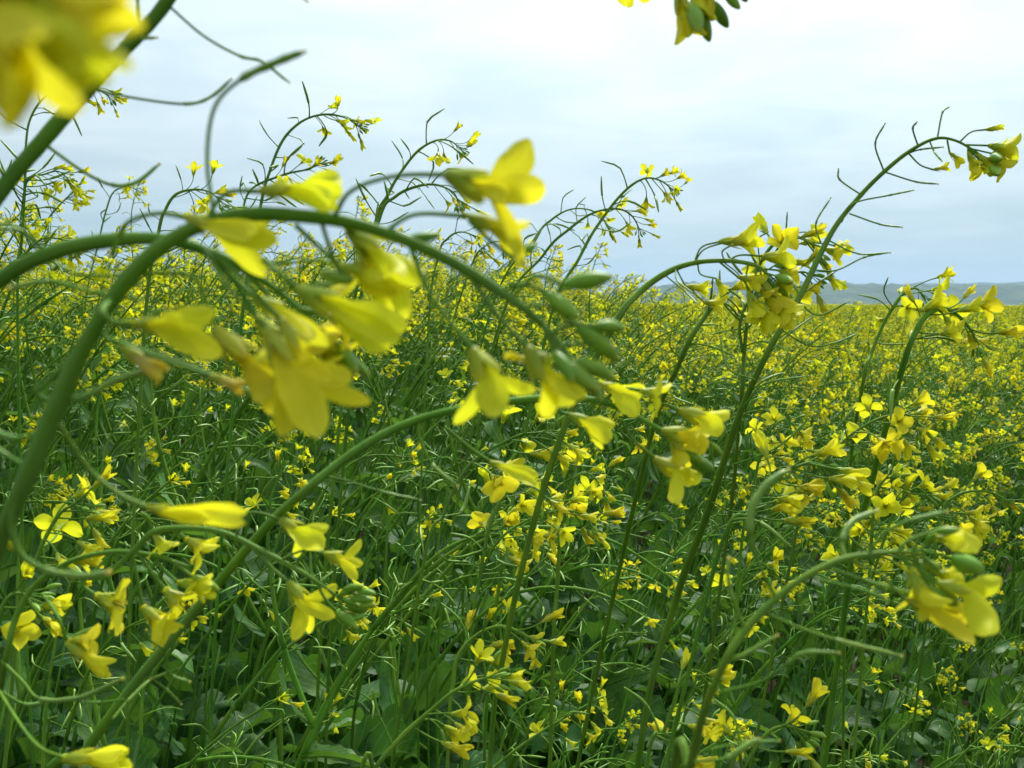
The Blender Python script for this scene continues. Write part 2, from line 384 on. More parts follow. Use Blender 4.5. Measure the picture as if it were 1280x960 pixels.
# ------------------------------------------------------------------ plants traced one by one
class Hero:
    def __init__(s, label, d, root=None, seed=1, group=None, ft=None):
        s.d = d; s.rng = random.Random(seed); s.root = None if root is None else A3(root[0], root[1], float(ground_z(root[0], root[1])) - .02)
        s.base = s.root + A3(0, 0, .02); s.e = link('rapeseed_plant', None); s.e.location = s.base; s.e.empty_display_size = .05
        tag(s.e, label, 'rapeseed plant', group)
        s.stemg = G(); s.curve = None
    def pt(s, p):
        return P(p[0], p[1], p[2] if len(p) > 2 and p[2] else s.d)
    def part(s, name, g, parent=None, org=None):
        return link(name, g.mesh(name, s.base if org is None else org), parent or s.e)
    def stem(s, pts, w, rooted=True):
        """pts: (px, py[, d]); w: widths in px at each pt (scalar or list)"""
        w = [w] * len(pts) if np.isscalar(w) else list(w)
        if len(w) != len(pts): w = list(np.interp(np.linspace(0, 1, len(pts)), np.linspace(0, 1, len(w)), w))
        w = [x * (.76 if s.d < .42 else .68) for x in w]
        Q = [s.pt(p) for p in pts]; dd = [(p[2] if len(p) > 2 and p[2] else s.d) for p in pts]
        r = [a * b / F / 2 for a, b in zip(w, dd)]
        if rooted:
            a = Q[0]; t = unit(Q[0] - Q[1]); h = np.linalg.norm(a - s.root)
            low = [s.root, s.root * .6 + a * .4 + t * h * .10 + A3(0, 0, -.02), s.root * .22 + a * .78 + t * h * .12]
            Q = low + Q; r = [max(r[0] * 1.3, .0035), r[0] * 1.15, r[0] * 1.05] + r
        q = catmull(np.concatenate([np.array(Q), np.array(r)[:, None]], 1), 8)
        # natural unevenness
        c = q[:, :3]; rr = q[:, 3] * (1 + .05 * np.sin(np.arange(len(q)) * .23 + s.d * 9) + .05 * np.exp(-((np.arange(len(q)) % 23 - 11) / 1.6) ** 2) + .02 * np.sin(np.arange(len(q)) * 1.9))
        tube(s.stemg, c, rr, STEM, 12, 1); s.curve = c if not rooted else c[24:]
        return s.curve
    def pod(s, pts, w=3.0, joint=None, fat=1.25, d=None):
        dd = d or s.d; n = len(pts); j = joint if joint is not None else max(1, n // 2)
        sd = s.rng.uniform(-.05, .05)
        Q = np.array([P(p[0], p[1], dd * (1 + sd * k / max(1, n - 1))) for k, p in enumerate(pts)])
        r = w * .88 * dd / F / 2; fine = catmull(Q, 6); js = j * 6; g = G()
        k = np.arange(len(fine)); rs = np.full(len(fine), r)
        tube(g, fine[:js + 1], rs[:js + 1], STEM, 8, 1)
        rest = fine[js:]; t = np.linspace(0, 1, len(rest))
        pr = r * fat * (1 + .12 * np.sin(t * 22)) * np.where(t > .86, 1 - .55 * (t - .86) / .14, 1); pr[0] = r * 1.45
        if len(rest) > 2: tube(g, rest, pr, POD, 8, 1); 
        # blunt tip where the stigma was
        tube(g, [rest[-1], rest[-1] + unit(rest[-1] - rest[-2]) * r * 1.3], [r * .9, r * 1.05], FADED, 6, 1)
        s.part('seed_pod', g)
    def flower(s, b, t, opn=.4, ped=None, w=3.0, dz=0.0, faded=False, d=None, scale=1.0):
        dd = d or s.d; B = P(b[0], b[1], dd); T = P(t[0], t[1], dd * (1 + dz))
        ax = T - B; L = np.linalg.norm(ax) * scale * (1.12 if opn > .2 else 1.0)
        gp, gc = flower_g(s.rng, opn if faded or opn < .2 else (opn * 1.15 + .14 if s.d < .42 else opn * .95 + .05), 0, faded); mt = m4(rot_to(ax, s.rng.uniform(0, 6.28)), B, L)
        a, c = G(), G(); a.join(gp, mt); c.join(gc, mt)
        if ped:
            Q = [P(p[0], p[1], s.d if k == 0 else dd) for k, p in enumerate(ped)] + [B]; r = w * dd / F / 2
            tube(c, Q, [r * 1.15] + [r] * (len(Q) - 2) + [r * 1.2], STEM, 8, 6)
        o = s.part('flower', a); s.part('calyx', c, o)
    def bloom(s, b, th, petals, ped=None, w=3.0, d=None, fat=1.0):
        """a flower whose petals are traced one by one: base, throat, petal tips (px, py, width px)"""
        dd = d or s.d; B = P(b[0], b[1], dd); T = P(th[0], th[1], dd); ax = unit(T - B); Lc = np.linalg.norm(T - B); a, c = G(), G(); rg = s.rng
        Lf = max(np.linalg.norm(P(q[0], q[1], dd) - B) for q in petals)
        for k, q in enumerate(petals):
            zo = (-1) ** k * rg.uniform(.012, .05); E = P(q[0], q[1], dd * (1 + zo)); wd = q[2] * dd / F / 2; nv, nu = 17, 9
            off = fwd * zo * dd * .25
            cl = catmull([B, B + ax * Lc * .6 + off * .5, T + off, T * .45 + E * .55 + unit(T - B) * Lf * .05, E], 4)
            sg = np.concatenate([[0], np.cumsum(np.linalg.norm(np.diff(cl, axis=0), axis=1))]); sg /= sg[-1]; t = np.linspace(0, 1, nv)
            cl = np.stack([np.interp(t, sg, cl[:, j]) for j in range(3)], 1)
            tg = np.gradient(cl, axis=0); tg /= np.linalg.norm(tg, axis=1, keepdims=True); view = unit(T - CAM)
            side = np.cross(tg, view); side /= np.linalg.norm(side, axis=1, keepdims=True); nrm = np.cross(side, tg)
            ro = rg.uniform(-.45, .45); side, nrm = side * math.cos(ro) + nrm * math.sin(ro), nrm * math.cos(ro) - side * math.sin(ro)
            f = Lc / max(np.linalg.norm(E - B), 1e-6); bl = np.clip((t - f * .55) / (1 - f * .55), 0, 1)
            wp = np.maximum(np.where(t < .7, .16, 0.02), np.sin(np.clip(.04 + .94 * bl ** 1.55, 0, 1) * math.pi) ** .56) * wd / math.cos(ro)
            S, TT = np.meshgrid(np.linspace(-1, 1, nu), t); cup = rg.choice([-1, 1]) * rg.uniform(.2, .5); ph = rg.uniform(0, 6)
            h = (S ** 2 * cup + .13 * np.sin(S * 3.1 + TT * 7 + ph) * sstep(.4, .9, TT) + .08 * np.sin(TT * 13 + ph) * np.abs(S)) * wp[:, None]
            V = cl[:, None] + side[:, None] * (S * wp[:, None] * (1 + .05 * np.sin(TT * 19 + S * 2)))[..., None] + nrm[:, None] * h[..., None]
            a.add(V.reshape(-1, 3), grid_faces(nu, nv), PETAL, np.stack([(S + 1) / 2, TT], -1).reshape(-1, 2))
        gp, gc = flower_g(rg, .3, 0); Rm = rot_to(ax, rg.uniform(0, 6)); sc_ = Lc / .5
        Rm2 = Rm * np.array([fat, fat, 1.0]); c.join(gc, m4(Rm2, B, sc_))
        for k in range(6):   # stamens in the throat
            e = ax * Lc * rg.uniform(1.0, 1.35) + Rm[:, 0] * math.cos(k) * Lc * .12 + Rm[:, 1] * math.sin(k) * Lc * .12
            tube(a, [B + ax * Lc * .3, B + e * .9, B + e], [Lf * .009, Lf * .009, Lf * .02], STAMEN, 5, 2)
        if ped:
            Q = [P(p[0], p[1], s.d if k == 0 else dd) for k, p in enumerate(ped)] + [B]; r = w * dd / F / 2
            tube(c, Q, [r * 1.15] + [r] * (len(Q) - 2) + [r * 1.2], STEM, 8, 6)
        o = s.part('flower', a); s.part('calyx', c, o)
    def bud(s, b, t, ped=None, w=3.0, d=None, fat=1.0):
        dd = d or s.d; B = P(b[0], b[1], dd); T = P(t[0], t[1], dd * (1 + s.rng.uniform(-.03, .03))); g = G()
        Rm = rot_to(T - B, s.rng.uniform(0, 6)); Rm = Rm * np.array([fat, fat, 1.0])
        g.join(bud_g(s.rng), m4(Rm, B, np.linalg.norm(T - B)))
        if ped:
            Q = [P(p[0], p[1], s.d if k == 0 else dd) for k, p in enumerate(ped)] + [B]; r = w * dd / F / 2
            tube(g, Q, r, STEM, 7, 5)
        s.part('bud', g)
    def auto(s, n_fl=8, n_bud=8, n_pod=0, fl=.012, head=.035, pod_len=.03, curve=None, pod_from=0, lod=None):
        lod = lod if lod is not None else (0 if s.d < .75 else 1)
        for kind, v, m in dress(s.rng, s.curve if curve is None else curve, fl, n_fl, n_bud, n_pod, head, pod_from, pod_len):
            m = m.copy(); m[:3, 3] -= s.base; link({'pod': 'seed_pod'}.get(kind, kind), libmesh(kind, lod, v), s.e, m)
    def leaf(s, at, L, az, el, kind='upleaf', v=0):
        dr = A3(math.cos(az) * math.cos(el), math.sin(az) * math.cos(el), math.sin(el))
        m = m4(rot_to(dr, s.rng.uniform(-.5, .5)), at - s.base, L); link('leaf', libmesh(kind, 0, v), s.e, m)
    def done(s, leaves=4):
        c = s.stemg.arr()[0]; s.part('stem', s.stemg)
        z0, z1 = s.base[2], s.base[2] + .65
        for k in range(leaves):
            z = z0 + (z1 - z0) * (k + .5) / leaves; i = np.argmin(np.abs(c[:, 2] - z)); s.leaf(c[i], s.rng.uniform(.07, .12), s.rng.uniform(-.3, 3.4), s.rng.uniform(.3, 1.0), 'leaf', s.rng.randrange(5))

# --- thick stem crossing the top left corner, arching over the frame, its flower head hanging in at the top
h = Hero('thick dark stem crossing the top left corner, flower head hanging in at the top edge', .22, (-.34, .10), 11)
h.stem([(-120, 470), (-60, 335), (0, 240), (50, 180), (100, 122), (150, 68), (195, 20), (250, -50), (400, -190, .23), (620, -235, .25), (790, -150, .27), (868, -55, .28), (893, -12, .28)], [31, 30, 28, 26, 25, 24, 23, 21, 15, 12, 10, 8, 6])
h.pod([(212, 8), (255, 45), (300, 70), (328, 77), (360, 102)], 4, 2)
h.pod([(120, 112), (165, 122), (230, 130), (262, 122), (288, 100)], 4, 2)
h.pod([(60, 183), (105, 215), (140, 231), (170, 228), (198, 206)], 5, 2)
h.pod([(150, 55), (172, 49), (195, 47)], 4, 1)
h.pod([(180, 44), (174, 20), (171, -12)], 4, 1)
h.pod([(315, -120), (350, -30), (383, 1)], 4, 1)
h.pod([(12, 228), (-10, 200), (-30, 150)], 4, 1)
h.d = .28
h.flower((848, -14), (860, 50), .14, [(868, -55)])
h.flower((884, -34), (884, 24), .18, [(880, -50)])
h.flower((790, -40), (776, 3), .4, [(868, -55), (830, -60)])
h.flower((868, -30), (874, 30), .15, [(875, -50)])
for b, t in (((872, 8), (887, 52)), ((892, 2), (910, 34)), ((905, -14), (925, 11)), ((862, 4), (872, 40)), ((915, -22), (933, 2))): h.bud(b, t, [(893, -12)], 3, fat=1.1)
h.done(3)

# --- very near flower head at the top left corner, far out of focus
h = Hero('very near blurred yellow flower head filling the top left corner', .062, (-.12, -.10), 12)
h.stem([(-420, 500), (-300, 150), (-160, -60), (-40, -90), (20, -60)], [40, 36, 30, 24, 18])
h.flower((-70, -55), (78, 124), .18, [(-160, -60), (-110, -75)], 14)
h.flower((20, -30), (158, 42), .16, [(-20, -75)], 14)
h.flower((-110, -20), (0, 112), .19, [(-160, -60), (-140, -40)], 14)
h.flower((-30, -50), (120, 92), .17, [(20, -60)], 12)
h.bud((40, -50), (75, 0), [(20, -60)], 12)
h.done(2)

# --- nearest bent stem: from the left bottom up and over to the right, big blurred flowers
h = Hero('nearest thick stem bent in an arch, big blurred flowers and green buds hanging from it', .16, (-.22, .02), 13)
h.stem([(-130, 1100, .17), (-60, 880, .17), (-8, 700, .165), (32, 600), (65, 520), (97, 450), (127, 395), (160, 348), (200, 310), (245, 284), (295, 270), (345, 268), (430, 277), (500, 298), (560, 325), (615, 358), (660, 390), (695, 425, .165), (728, 468, .17)], [32, 32, 31, 31, 31, 31, 29, 28, 27, 26, 25, 23, 22, 20, 19, 18, 15, 11, 7])
h.bloom((232, 271), (268, 285), [(340, 271, 26), (347, 301, 34), (331, 345, 30), (322, 288, 26)], [(140, 320), (158, 280), (195, 267)], 6)
h.bloom((326, 239), (368, 239), [(425, 220, 28), (421, 262, 26), (428, 240, 32), (412, 250, 24)], [(255, 280), (282, 242)], 6)
h.bloom((559, 218), (611, 238), [(662, 174, 44), (681, 232, 40), (652, 334, 20), (634, 248, 24)], [(418, 270), (440, 238), (495, 220)], 6, d=.155, fat=1.2)
h.flower((585, 270), (652, 296), .12, [(483, 288), (520, 268)], 6)
h.bud((640, 322), (670, 305), [(586, 275), (612, 300)], 6)
h.bud((512, 297), (549, 292), [(500, 298)], 5)
h.bloom((437, 290), (478, 322), [(476, 396, 32), (527, 345, 32), (511, 398, 28), (494, 340, 30)], [(428, 277)], 6, d=.165, fat=1.15)
h.bloom((373, 362), (422, 385), [(484, 438, 46), (508, 408, 34), (470, 412, 36), (500, 425, 30)], [(330, 325), (352, 345)], 7, d=.155)
h.bloom((318, 372), (350, 391), [(410, 432, 26), (392, 424, 24)], [(262, 318), (290, 345)], 6, d=.165)
h.bloom((334, 412), (357, 458), [(440, 469, 34), (398, 547, 50), (463, 503, 27), (350, 545, 36), (312, 470, 34)], [(256, 312), (290, 365), (318, 395)], 6, d=.15)
h.bloom((352, 400), (372, 440), [(392, 500, 30), (412, 478, 26)], [(262, 318), (300, 345), (330, 378)], 6, d=.155)
h.flower((322, 396), (365, 462), .32, [(256, 312), (290, 350)], 6, d=.16)
h.flower((452, 300), (478, 372), .3, [(428, 277)], 6, d=.168)
h.bloom((271, 413), (312, 456), [(356, 520, 36), (330, 500, 32), (362, 480, 26)], [(181, 342), (240, 346), (262, 390)], 6, d=.155)
h.bloom((165, 405), (198, 407), [(268, 388, 32), (278, 443, 36), (238, 418, 26), (222, 392, 26)], [(140, 375), (128, 388), (140, 402)], 8, d=.15)
h.flower((425, 332), (485, 352), .2, [(370, 282), (400, 310)], 6, d=.165)
h.bloom((591, 437), (611, 472), [(568, 530, 20), (612, 521, 42), (670, 488, 20), (600, 500, 30)], [(513, 308), (540, 372)], 6, d=.16, fat=1.4)
h.bloom((660, 436), (688, 474), [(717, 506, 36), (733, 495, 22), (680, 521, 24)], [(583, 338), (620, 392)], 6, d=.16, fat=1.3)
h.flower((665, 452), (632, 443), .05, [(655, 432)], 4, d=.17)
h.flower((150, 432), (204, 470), .05, [(126, 398), (130, 420)], 6, faded=True)
h.flower((262, 470), (305, 484), .04, [(140, 425), (210, 452)], 6, faded=True)
for b, t, p in (((704, 356), (766, 346), [(640, 372), (670, 345)]), ((683, 366), (724, 398), [(625, 362), (655, 355)]), ((740, 408), (781, 411), [(690, 418), (715, 405)]), ((722, 408), (772, 450), [(660, 380), (690, 385)]),
                ((716, 452), (768, 474), [(700, 432)]), ((700, 452), (748, 488), [(690, 422)]), ((745, 428), (772, 440), [(705, 432)]), ((692, 440), (716, 478), [(680, 410)]), ((440, 352), (400, 340), [(400, 272), (420, 330)])):
    h.bud(b, t, p, 6, fat=1.05)
h.bud((722, 462), (752, 500), [(712, 448)], 5, fat=1.05)
h.pod([(268, 274), (259, 200), (268, 135), (300, 100), (345, 78), (379, 65)], 6, 3, fat=1.9, d=.15)
h.pod([(115, 420), (60, 478), (45, 488), (60, 500), (102, 497), (145, 475), (188, 462)], 8, 3, fat=1.3)
h.pod([(140, 425), (225, 452), (290, 480), (328, 500)], 6, 2)
h.pod([(52, 540), (20, 548), (-15, 536)], 7, 1, fat=1.4)
h.pod([(38, 585), (10, 570), (-15, 552)], 6, 1)
h.pod([(25, 615), (14, 650), (24, 690), (55, 712), (100, 720), (133, 716)], 9, 3, fat=1.1)
h.pod([(200, 308), (180, 338), (128, 345), (85, 338), (45, 305), (0, 270)], 4, 3, fat=1.1, d=.2)
h.pod([(172, 375), (110, 364), (60, 352), (15, 360)], 7, 2, fat=1.2)
h.pod([(127, 398), (160, 408), (205, 385)], 5, 1)
h.bloom((184, 634), (214, 640), [(308, 640, 24), (306, 654, 18), (296, 633, 20), (262, 648, 22)], [(72, 530), (110, 585), (150, 618)], 6, d=.17, fat=.8)
h.done(3)

# --- second bent stem at the left edge
h = Hero('smooth bent rapeseed stem coming in from the left edge behind the nearest arch', .18, (-.30, .14), 14)
h.stem([(-160, 520), (-90, 430), (0, 350), (60, 318), (120, 303), (190, 298), (240, 308), (290, 328), (345, 362), (395, 405), (430, 445)], [26, 26, 27, 26, 24, 21, 18, 15, 11, 8, 5])
h.flower((352, 395), (408, 448), .45, [(310, 345), (335, 370)], 6)
h.flower((398, 420), (440, 478), .75, [(370, 385)], 6)
h.flower((410, 395), (462, 420), .2, [(370, 385)], 6)
for b, t in (((420, 430), (446, 468)), ((430, 440), (462, 470)), ((428, 452), (440, 490)), ((404, 425), (412, 462))): h.bud(b, t, [(395, 405)], 5)
h.pod([(290, 328), (340, 330), (400, 326), (440, 335)], 5, 2)
h.pod([(345, 362), (400, 356), (450, 352)], 5, 1)
h.pod([(60, 318), (30, 290), (-10, 285)], 5, 1)
h.done(3)

# --- arching stem from bottom left to the middle
h = Hero('green stem arching from bottom left to a cluster of yellow flowers in the middle', .28, (-.26, .24), 15)
h.stem([(20, 1080, .36), (108, 938, .34), (172, 850, .33), (240, 768, .32), (330, 662, .30), (380, 615), (430, 574), (480, 543), (530, 522), (600, 507), (680, 498), (740, 500), (780, 513), (812, 530), (838, 545)], [17, 17, 17, 16, 15, 15, 14, 14, 13, 13, 12, 11, 10, 8, 6])
h.bloom((748, 479), (768, 487), [(804, 490, 24), (794, 522, 28), (780, 508, 22)], [(690, 497), (722, 478)], 4, fat=1.0)
h.flower((800, 488), (836, 498), .5, [(752, 502), (776, 486)], 4)
h.bloom((712, 518), (732, 528), [(769, 530, 22), (763, 550, 20), (754, 561, 12)], [(690, 498), (700, 514)], 4, fat=1.1)
h.bloom((850, 513), (880, 523), [(911, 513, 17), (898, 546, 26), (890, 530, 20)], [(780, 510), (806, 503), (832, 506)], 3.5, fat=1.1)
h.bloom((828, 538), (858, 546), [(886, 534, 20), (883, 562, 24), (858, 586, 13), (872, 548, 20)], [(812, 530)], 4, fat=1.15)
h.bloom((819, 573), (843, 590), [(878, 594, 22), (843, 629, 19), (868, 604, 16)], [(775, 524), (792, 550)], 4, fat=1.15)
h.bloom((612, 577), (632, 585), [(673, 594, 18), (671, 607, 14), (655, 592, 15)], [(556, 534), (585, 558)], 4, fat=.8)
h.flower((838, 546), (858, 580), .5, [(830, 540)], 4)
h.bud((888, 553), (903, 569), [(838, 543), (865, 548)], 4); h.bud((864, 572), (891, 586), [(838, 548)], 4); h.bud((850, 560), (880, 578), [(838, 548)], 4)
h.pod([(524, 527), (525, 548), (540, 580), (571, 607)], 4, 2, fat=1.3)
h.pod([(395, 594), (430, 600), (475, 614), (525, 625)], 3, 2)
h.pod([(226, 785), (208, 830), (216, 845), (236, 852)], 4, 2)
h.pod([(205, 812), (187, 800), (183, 788)], 3, 1)
h.pod([(155, 874), (125, 878), (105, 877)], 3, 1)
h.pod([(225, 835), (190, 848)], 3, 1)
h.pod([(140, 900), (158, 878), (187, 850)], 4, 1)
h.pod([(186, 846), (208, 862), (226, 880)], 3, 1)
h.done(5)

# --- flowering stem at the lower left
h = Hero('low left rapeseed stem with two short bent arms and small open flowers with pale buds', .29, (-.30, .27), 16)
h.stem([(-70, 1080, .34), (-10, 900, .31), (8, 820), (20, 772), (45, 730), (88, 702), (140, 690), (190, 694), (235, 708)], [12, 12, 11, 10, 9, 9, 8, 7, 5])
h.stem([(75, 708), (125, 722), (165, 690), (192, 665), (230, 660), (280, 666), (330, 690), (375, 714), (408, 735)], [8, 9, 10, 10, 9, 9, 9, 8, 5], rooted=False)
h.bloom((351, 650), (373, 664), [(411, 657, 17), (404, 687, 28), (369, 696, 12), (392, 668, 18)], [(296, 668), (308, 643), (328, 642)], 3.5, fat=1.2)
h.bloom((406, 692), (428, 700), [(451, 674, 11), (446, 725, 14), (454, 704, 13)], [(350, 700), (380, 688)], 3, fat=1.2)
h.bloom((361, 728), (378, 752), [(421, 731, 16), (366, 800, 20), (386, 792, 16), (419, 771, 18)], [(314, 683), (340, 710)], 4.5, fat=1.2)
h.flower((232, 673), (268, 696), .35, [(215, 662)], 4)
h.flower((192, 668), (212, 692), .45, [(188, 668)], 4)
h.flower((120, 744), (170, 766), .5, [(140, 692), (112, 720), (104, 732)], 4)
h.flower((178, 758), (216, 794), .28, [(165, 692), (172, 725)], 4)
h.flower((206, 736), (242, 772), .6, [(175, 694), (190, 716)], 4)
h.flower((222, 728), (268, 734), .2, [(190, 694), (205, 712)], 4)
h.bud((240, 720), (274, 738), [(215, 702)], 4); h.bud((188, 652), (176, 640), [(190, 664)], 3)
h.bud((421, 765), (446, 785), [(396, 728), (406, 748)], 4, fat=1.1)
for k, (b, t) in enumerate((((430, 736), (455, 733)), ((440, 742), (464, 747)), ((438, 748), (468, 750)), ((434, 756), (460, 762)), ((430, 768), (450, 774)), ((436, 776), (456, 768)), ((446, 738), (470, 742)), ((428, 748), (446, 756)), ((425, 742), (440, 738)), ((448, 758), (470, 756)))): h.bud(b, t, [(408, 735), (420, 745)], 2.2, fat=.95)
h.flower((84, 803), (134, 842), .08, [(55, 745), (72, 770)], 4, d=.27)
h.flower((88, 800), (122, 802), .4, [(78, 790)], 3, d=.27, faded=False)
h.bud((84, 800), (127, 782), [(82, 800)], 3, fat=.45)
h.flower((80, 948), (158, 950), .12, [(-10, 850), (40, 925)], 4, d=.23)
h.pod([(2, 826), (28, 852), (50, 874), (100, 872), (152, 849)], 5, 2, fat=1.4)
h.pod([(2, 865), (30, 880), (56, 878)], 4, 1, fat=1.3)
h.done(4)

# --- right foreground plant
h = Hero('right foreground rapeseed stem curving to large sharp yellow flowers, slender pods along it', .21, (.09, .26), 17)
h.stem([(836, 1080, .26), (864, 955, .235), (880, 890, .22), (905, 830), (930, 790), (962, 756), (1000, 725), (1048, 701), (1090, 693), (1130, 690), (1155, 697), (1175, 715)], [15, 15, 14, 13, 13, 13, 12, 11, 10, 9, 6, 4])
h.pod([(931, 788), (917, 751), (910, 720), (911, 700)], 6, 1, fat=1.1)
h.pod([(969, 746), (951, 710), (938, 668), (942, 630), (962, 603), (985, 588)], 5, 2, fat=2.3)
h.pod([(1057, 697), (1053, 677), (1065, 653), (1095, 639)], 6, 1, fat=1.7)
h.pod([(1085, 693), (1105, 667), (1136, 651), (1182, 640)], 5, 2, fat=1.2)
h.pod([(1033, 709), (1085, 727), (1106, 733), (1141, 742)], 5, 1, fat=1.35)
h.pod([(1015, 722), (1065, 734), (1085, 740), (1106, 748)], 4, 1, fat=1.3)
h.pod([(960, 768), (1000, 785), (1045, 800), (1125, 820)], 5, 2, fat=1.4)
h.pod([(916, 822), (921, 823), (944, 811), (971, 795)], 4, 1, fat=1.7)
h.pod([(897, 866), (951, 852), (984, 830), (1005, 816), (1048, 816)], 4, 2, fat=1.6)
h.pod([(868, 952), (907, 948), (925, 938), (947, 924)], 4, 1, fat=2.4)
h.pod([(880, 938), (930, 928), (974, 926)], 3, 1)
h.bud((1166, 664), (1200, 662), [(1122, 688), (1137, 675)], 4)
h.bloom((1168, 672), (1185, 674), [(1226, 677, 30), (1205, 688, 22), (1195, 664, 18)], [(1140, 690), (1152, 672)], 4)
h.bud((1190, 698), (1228, 711), [(1125, 690), (1150, 688), (1170, 692)], 4)
h.bud((1149, 704), (1176, 708), [(1140, 694)], 4); h.bud((1157, 680), (1170, 666), [(1148, 690)], 4)
h.bloom((1173, 729), (1206, 741), [(1252, 723, 27), (1236, 794, 36), (1222, 752, 30)], [(1118, 692), (1150, 712)], 4)
h.bloom((1134, 750), (1156, 759), [(1216, 768, 30), (1218, 804, 20), (1205, 782, 26)], [(1060, 700), (1095, 715), (1120, 738)], 4)
h.flower((1138, 712), (1160, 772), .2, [(1128, 692)], 4)
h.flower((1168, 715), (1198, 724), .3, [(1155, 700)], 4, d=.22)
h.bud((1160, 730), (1180, 752), [(1140, 695), (1148, 712)], 4); h.bud((1170, 738), (1196, 757), [(1145, 697), (1156, 718)], 4)
h.done(4)

# --- tall right stem against the sky
h = Hero('tallest rapeseed stem on the right arching against the sky with curled bare stalks', .55, (.10, .72), 18)
h.stem([(800, 940, .72), (845, 750, .68), (885, 640, .63), (922, 525, .58), (960, 440), (1000, 370), (1040, 290), (1075, 245), (1108, 212), (1140, 187), (1170, 173), (1195, 176), (1220, 190), (1242, 206)], [13, 13, 13, 12, 12, 11, 10, 9, 8, 7, 6, 5, 4, 3])
for q in ([(1035, 300), (1072, 317), (1112, 316)], [(1026, 304), (1020, 279), (1038, 248)], [(1052, 278), (1065, 255), (1112, 244), (1141, 238)], [(1062, 267), (1099, 280), (1127, 284)], [(1077, 244), (1050, 225), (1048, 212)],
          [(1106, 215), (1144, 227), (1172, 230)], [(1104, 212), (1094, 180), (1106, 155)], [(1132, 193), (1150, 187), (1178, 184)], [(1147, 181), (1141, 161), (1146, 153)], [(1162, 176), (1168, 190), (1177, 201)], [(1172, 171), (1178, 141), (1186, 134)],
          [(997, 376), (1023, 394), (1061, 377)], [(1000, 370), (1023, 353), (1045, 339)], [(976, 412), (1011, 432), (1039, 430), (1072, 417)], [(962, 441), (988, 416), (1017, 395)], [(1014, 337), (1045, 338), (1079, 322), (1108, 316)],
          [(930, 508), (955, 480), (1010, 470)], [(905, 585), (970, 560), (1015, 520)], [(890, 628), (925, 640), (990, 620)], [(945, 475), (910, 460), (900, 420)]):
    h.pod(q, 2.4, 1 if len(q) < 4 else 2, fat=1.15)
h.flower((1166, 212), (1187, 208), .15, [(1136, 192), (1150, 206)], 2)
h.flower((1232, 162), (1255, 159), .1, [(1200, 177), (1214, 165)], 2)
h.flower((1236, 182), (1271, 188), .45, [(1205, 181)], 2.2); h.flower((1187, 191), (1204, 204), .4, [(1184, 175)], 2)
for b, t, o in (((1216, 196), (1222, 221), .4), ((1226, 202), (1236, 222), .5), ((1234, 198), (1262, 212), .5), ((1240, 192), (1262, 186), .3), ((1222, 193), (1246, 216), .2), ((1210, 190), (1218, 210), .3)): h.flower(b, t, o, [(1210, 185)], 2)
for b, t in (((1240, 206), (1252, 210)), ((1238, 210), (1248, 218)), ((1242, 202), (1256, 203)), ((1240, 194), (1251, 198))): h.bud(b, t, [(1236, 202)], 1.6)
h.done(6)

# --- bent stem left of the tall one
h = Hero('thick bent stem with a dense bunch of yellow flowers left of the tallest right stem', .50, (-.02, .70), 19)
h.stem([(612, 960, .62), (630, 815, .60), (668, 650, .56), (715, 510, .53), (770, 402), (800, 365), (835, 340), (870, 328), (912, 326), (945, 332), (962, 345)], [11, 11, 11, 12, 13, 12, 11, 10, 9, 7, 5])
h.flower((899, 302), (936, 300), .15, [(868, 328), (877, 309)], 2.2); h.flower((905, 303), (948, 301), .35, [(868, 328), (880, 312)], 2)
h.flower((952, 320), (990, 324), .42, [(910, 326), (925, 319)], 2.4); h.flower((922, 346), (954, 352), .3, [(900, 328)], 2.4)
h.flower((880, 378), (906, 382), .3, [(862, 356), (868, 366)], 2) ; h.flower((857, 358), (888, 362), .15, [(845, 335), (850, 345)], 2)
h.flower((895, 348), (906, 366), .3, [(872, 330), (876, 343)], 2)
h.flower((973, 338), (998, 346), .35, [(955, 336)], 2.2); h.flower((970, 352), (992, 360), .5, [(960, 342)], 2.2); h.flower((952, 350), (976, 388), .4, [(950, 336)], 2.4)
h.flower((935, 365), (950, 398), .4, [(935, 332), (932, 350)], 2.4); h.flower((948, 375), (968, 410), .5, [(945, 335), (944, 355)], 2.4); h.flower((965, 370), (990, 398), .4, [(958, 342)], 2.2); h.flower((975, 380), (985, 410), .5, [(960, 345)], 2.2)
h.flower((945, 358), (966, 372), .35, [(945, 335)], 2.2); h.flower((958, 388), (940, 405), .3, [(955, 345)], 2.2)
for b, t in (((968, 332), (992, 333)), ((964, 355), (985, 368)), ((960, 362), (976, 380)), ((970, 345), (990, 352)), ((975, 362), (990, 372))): h.bud(b, t, [(955, 340)], 2)
for q in ([(845, 335), (846, 350), (868, 368)], [(905, 328), (925, 345), (950, 382)], [(830, 343), (858, 366), (872, 380)], [(905, 325), (903, 314), (915, 306)]): h.pod(q, 2, 1)
h.done(5)

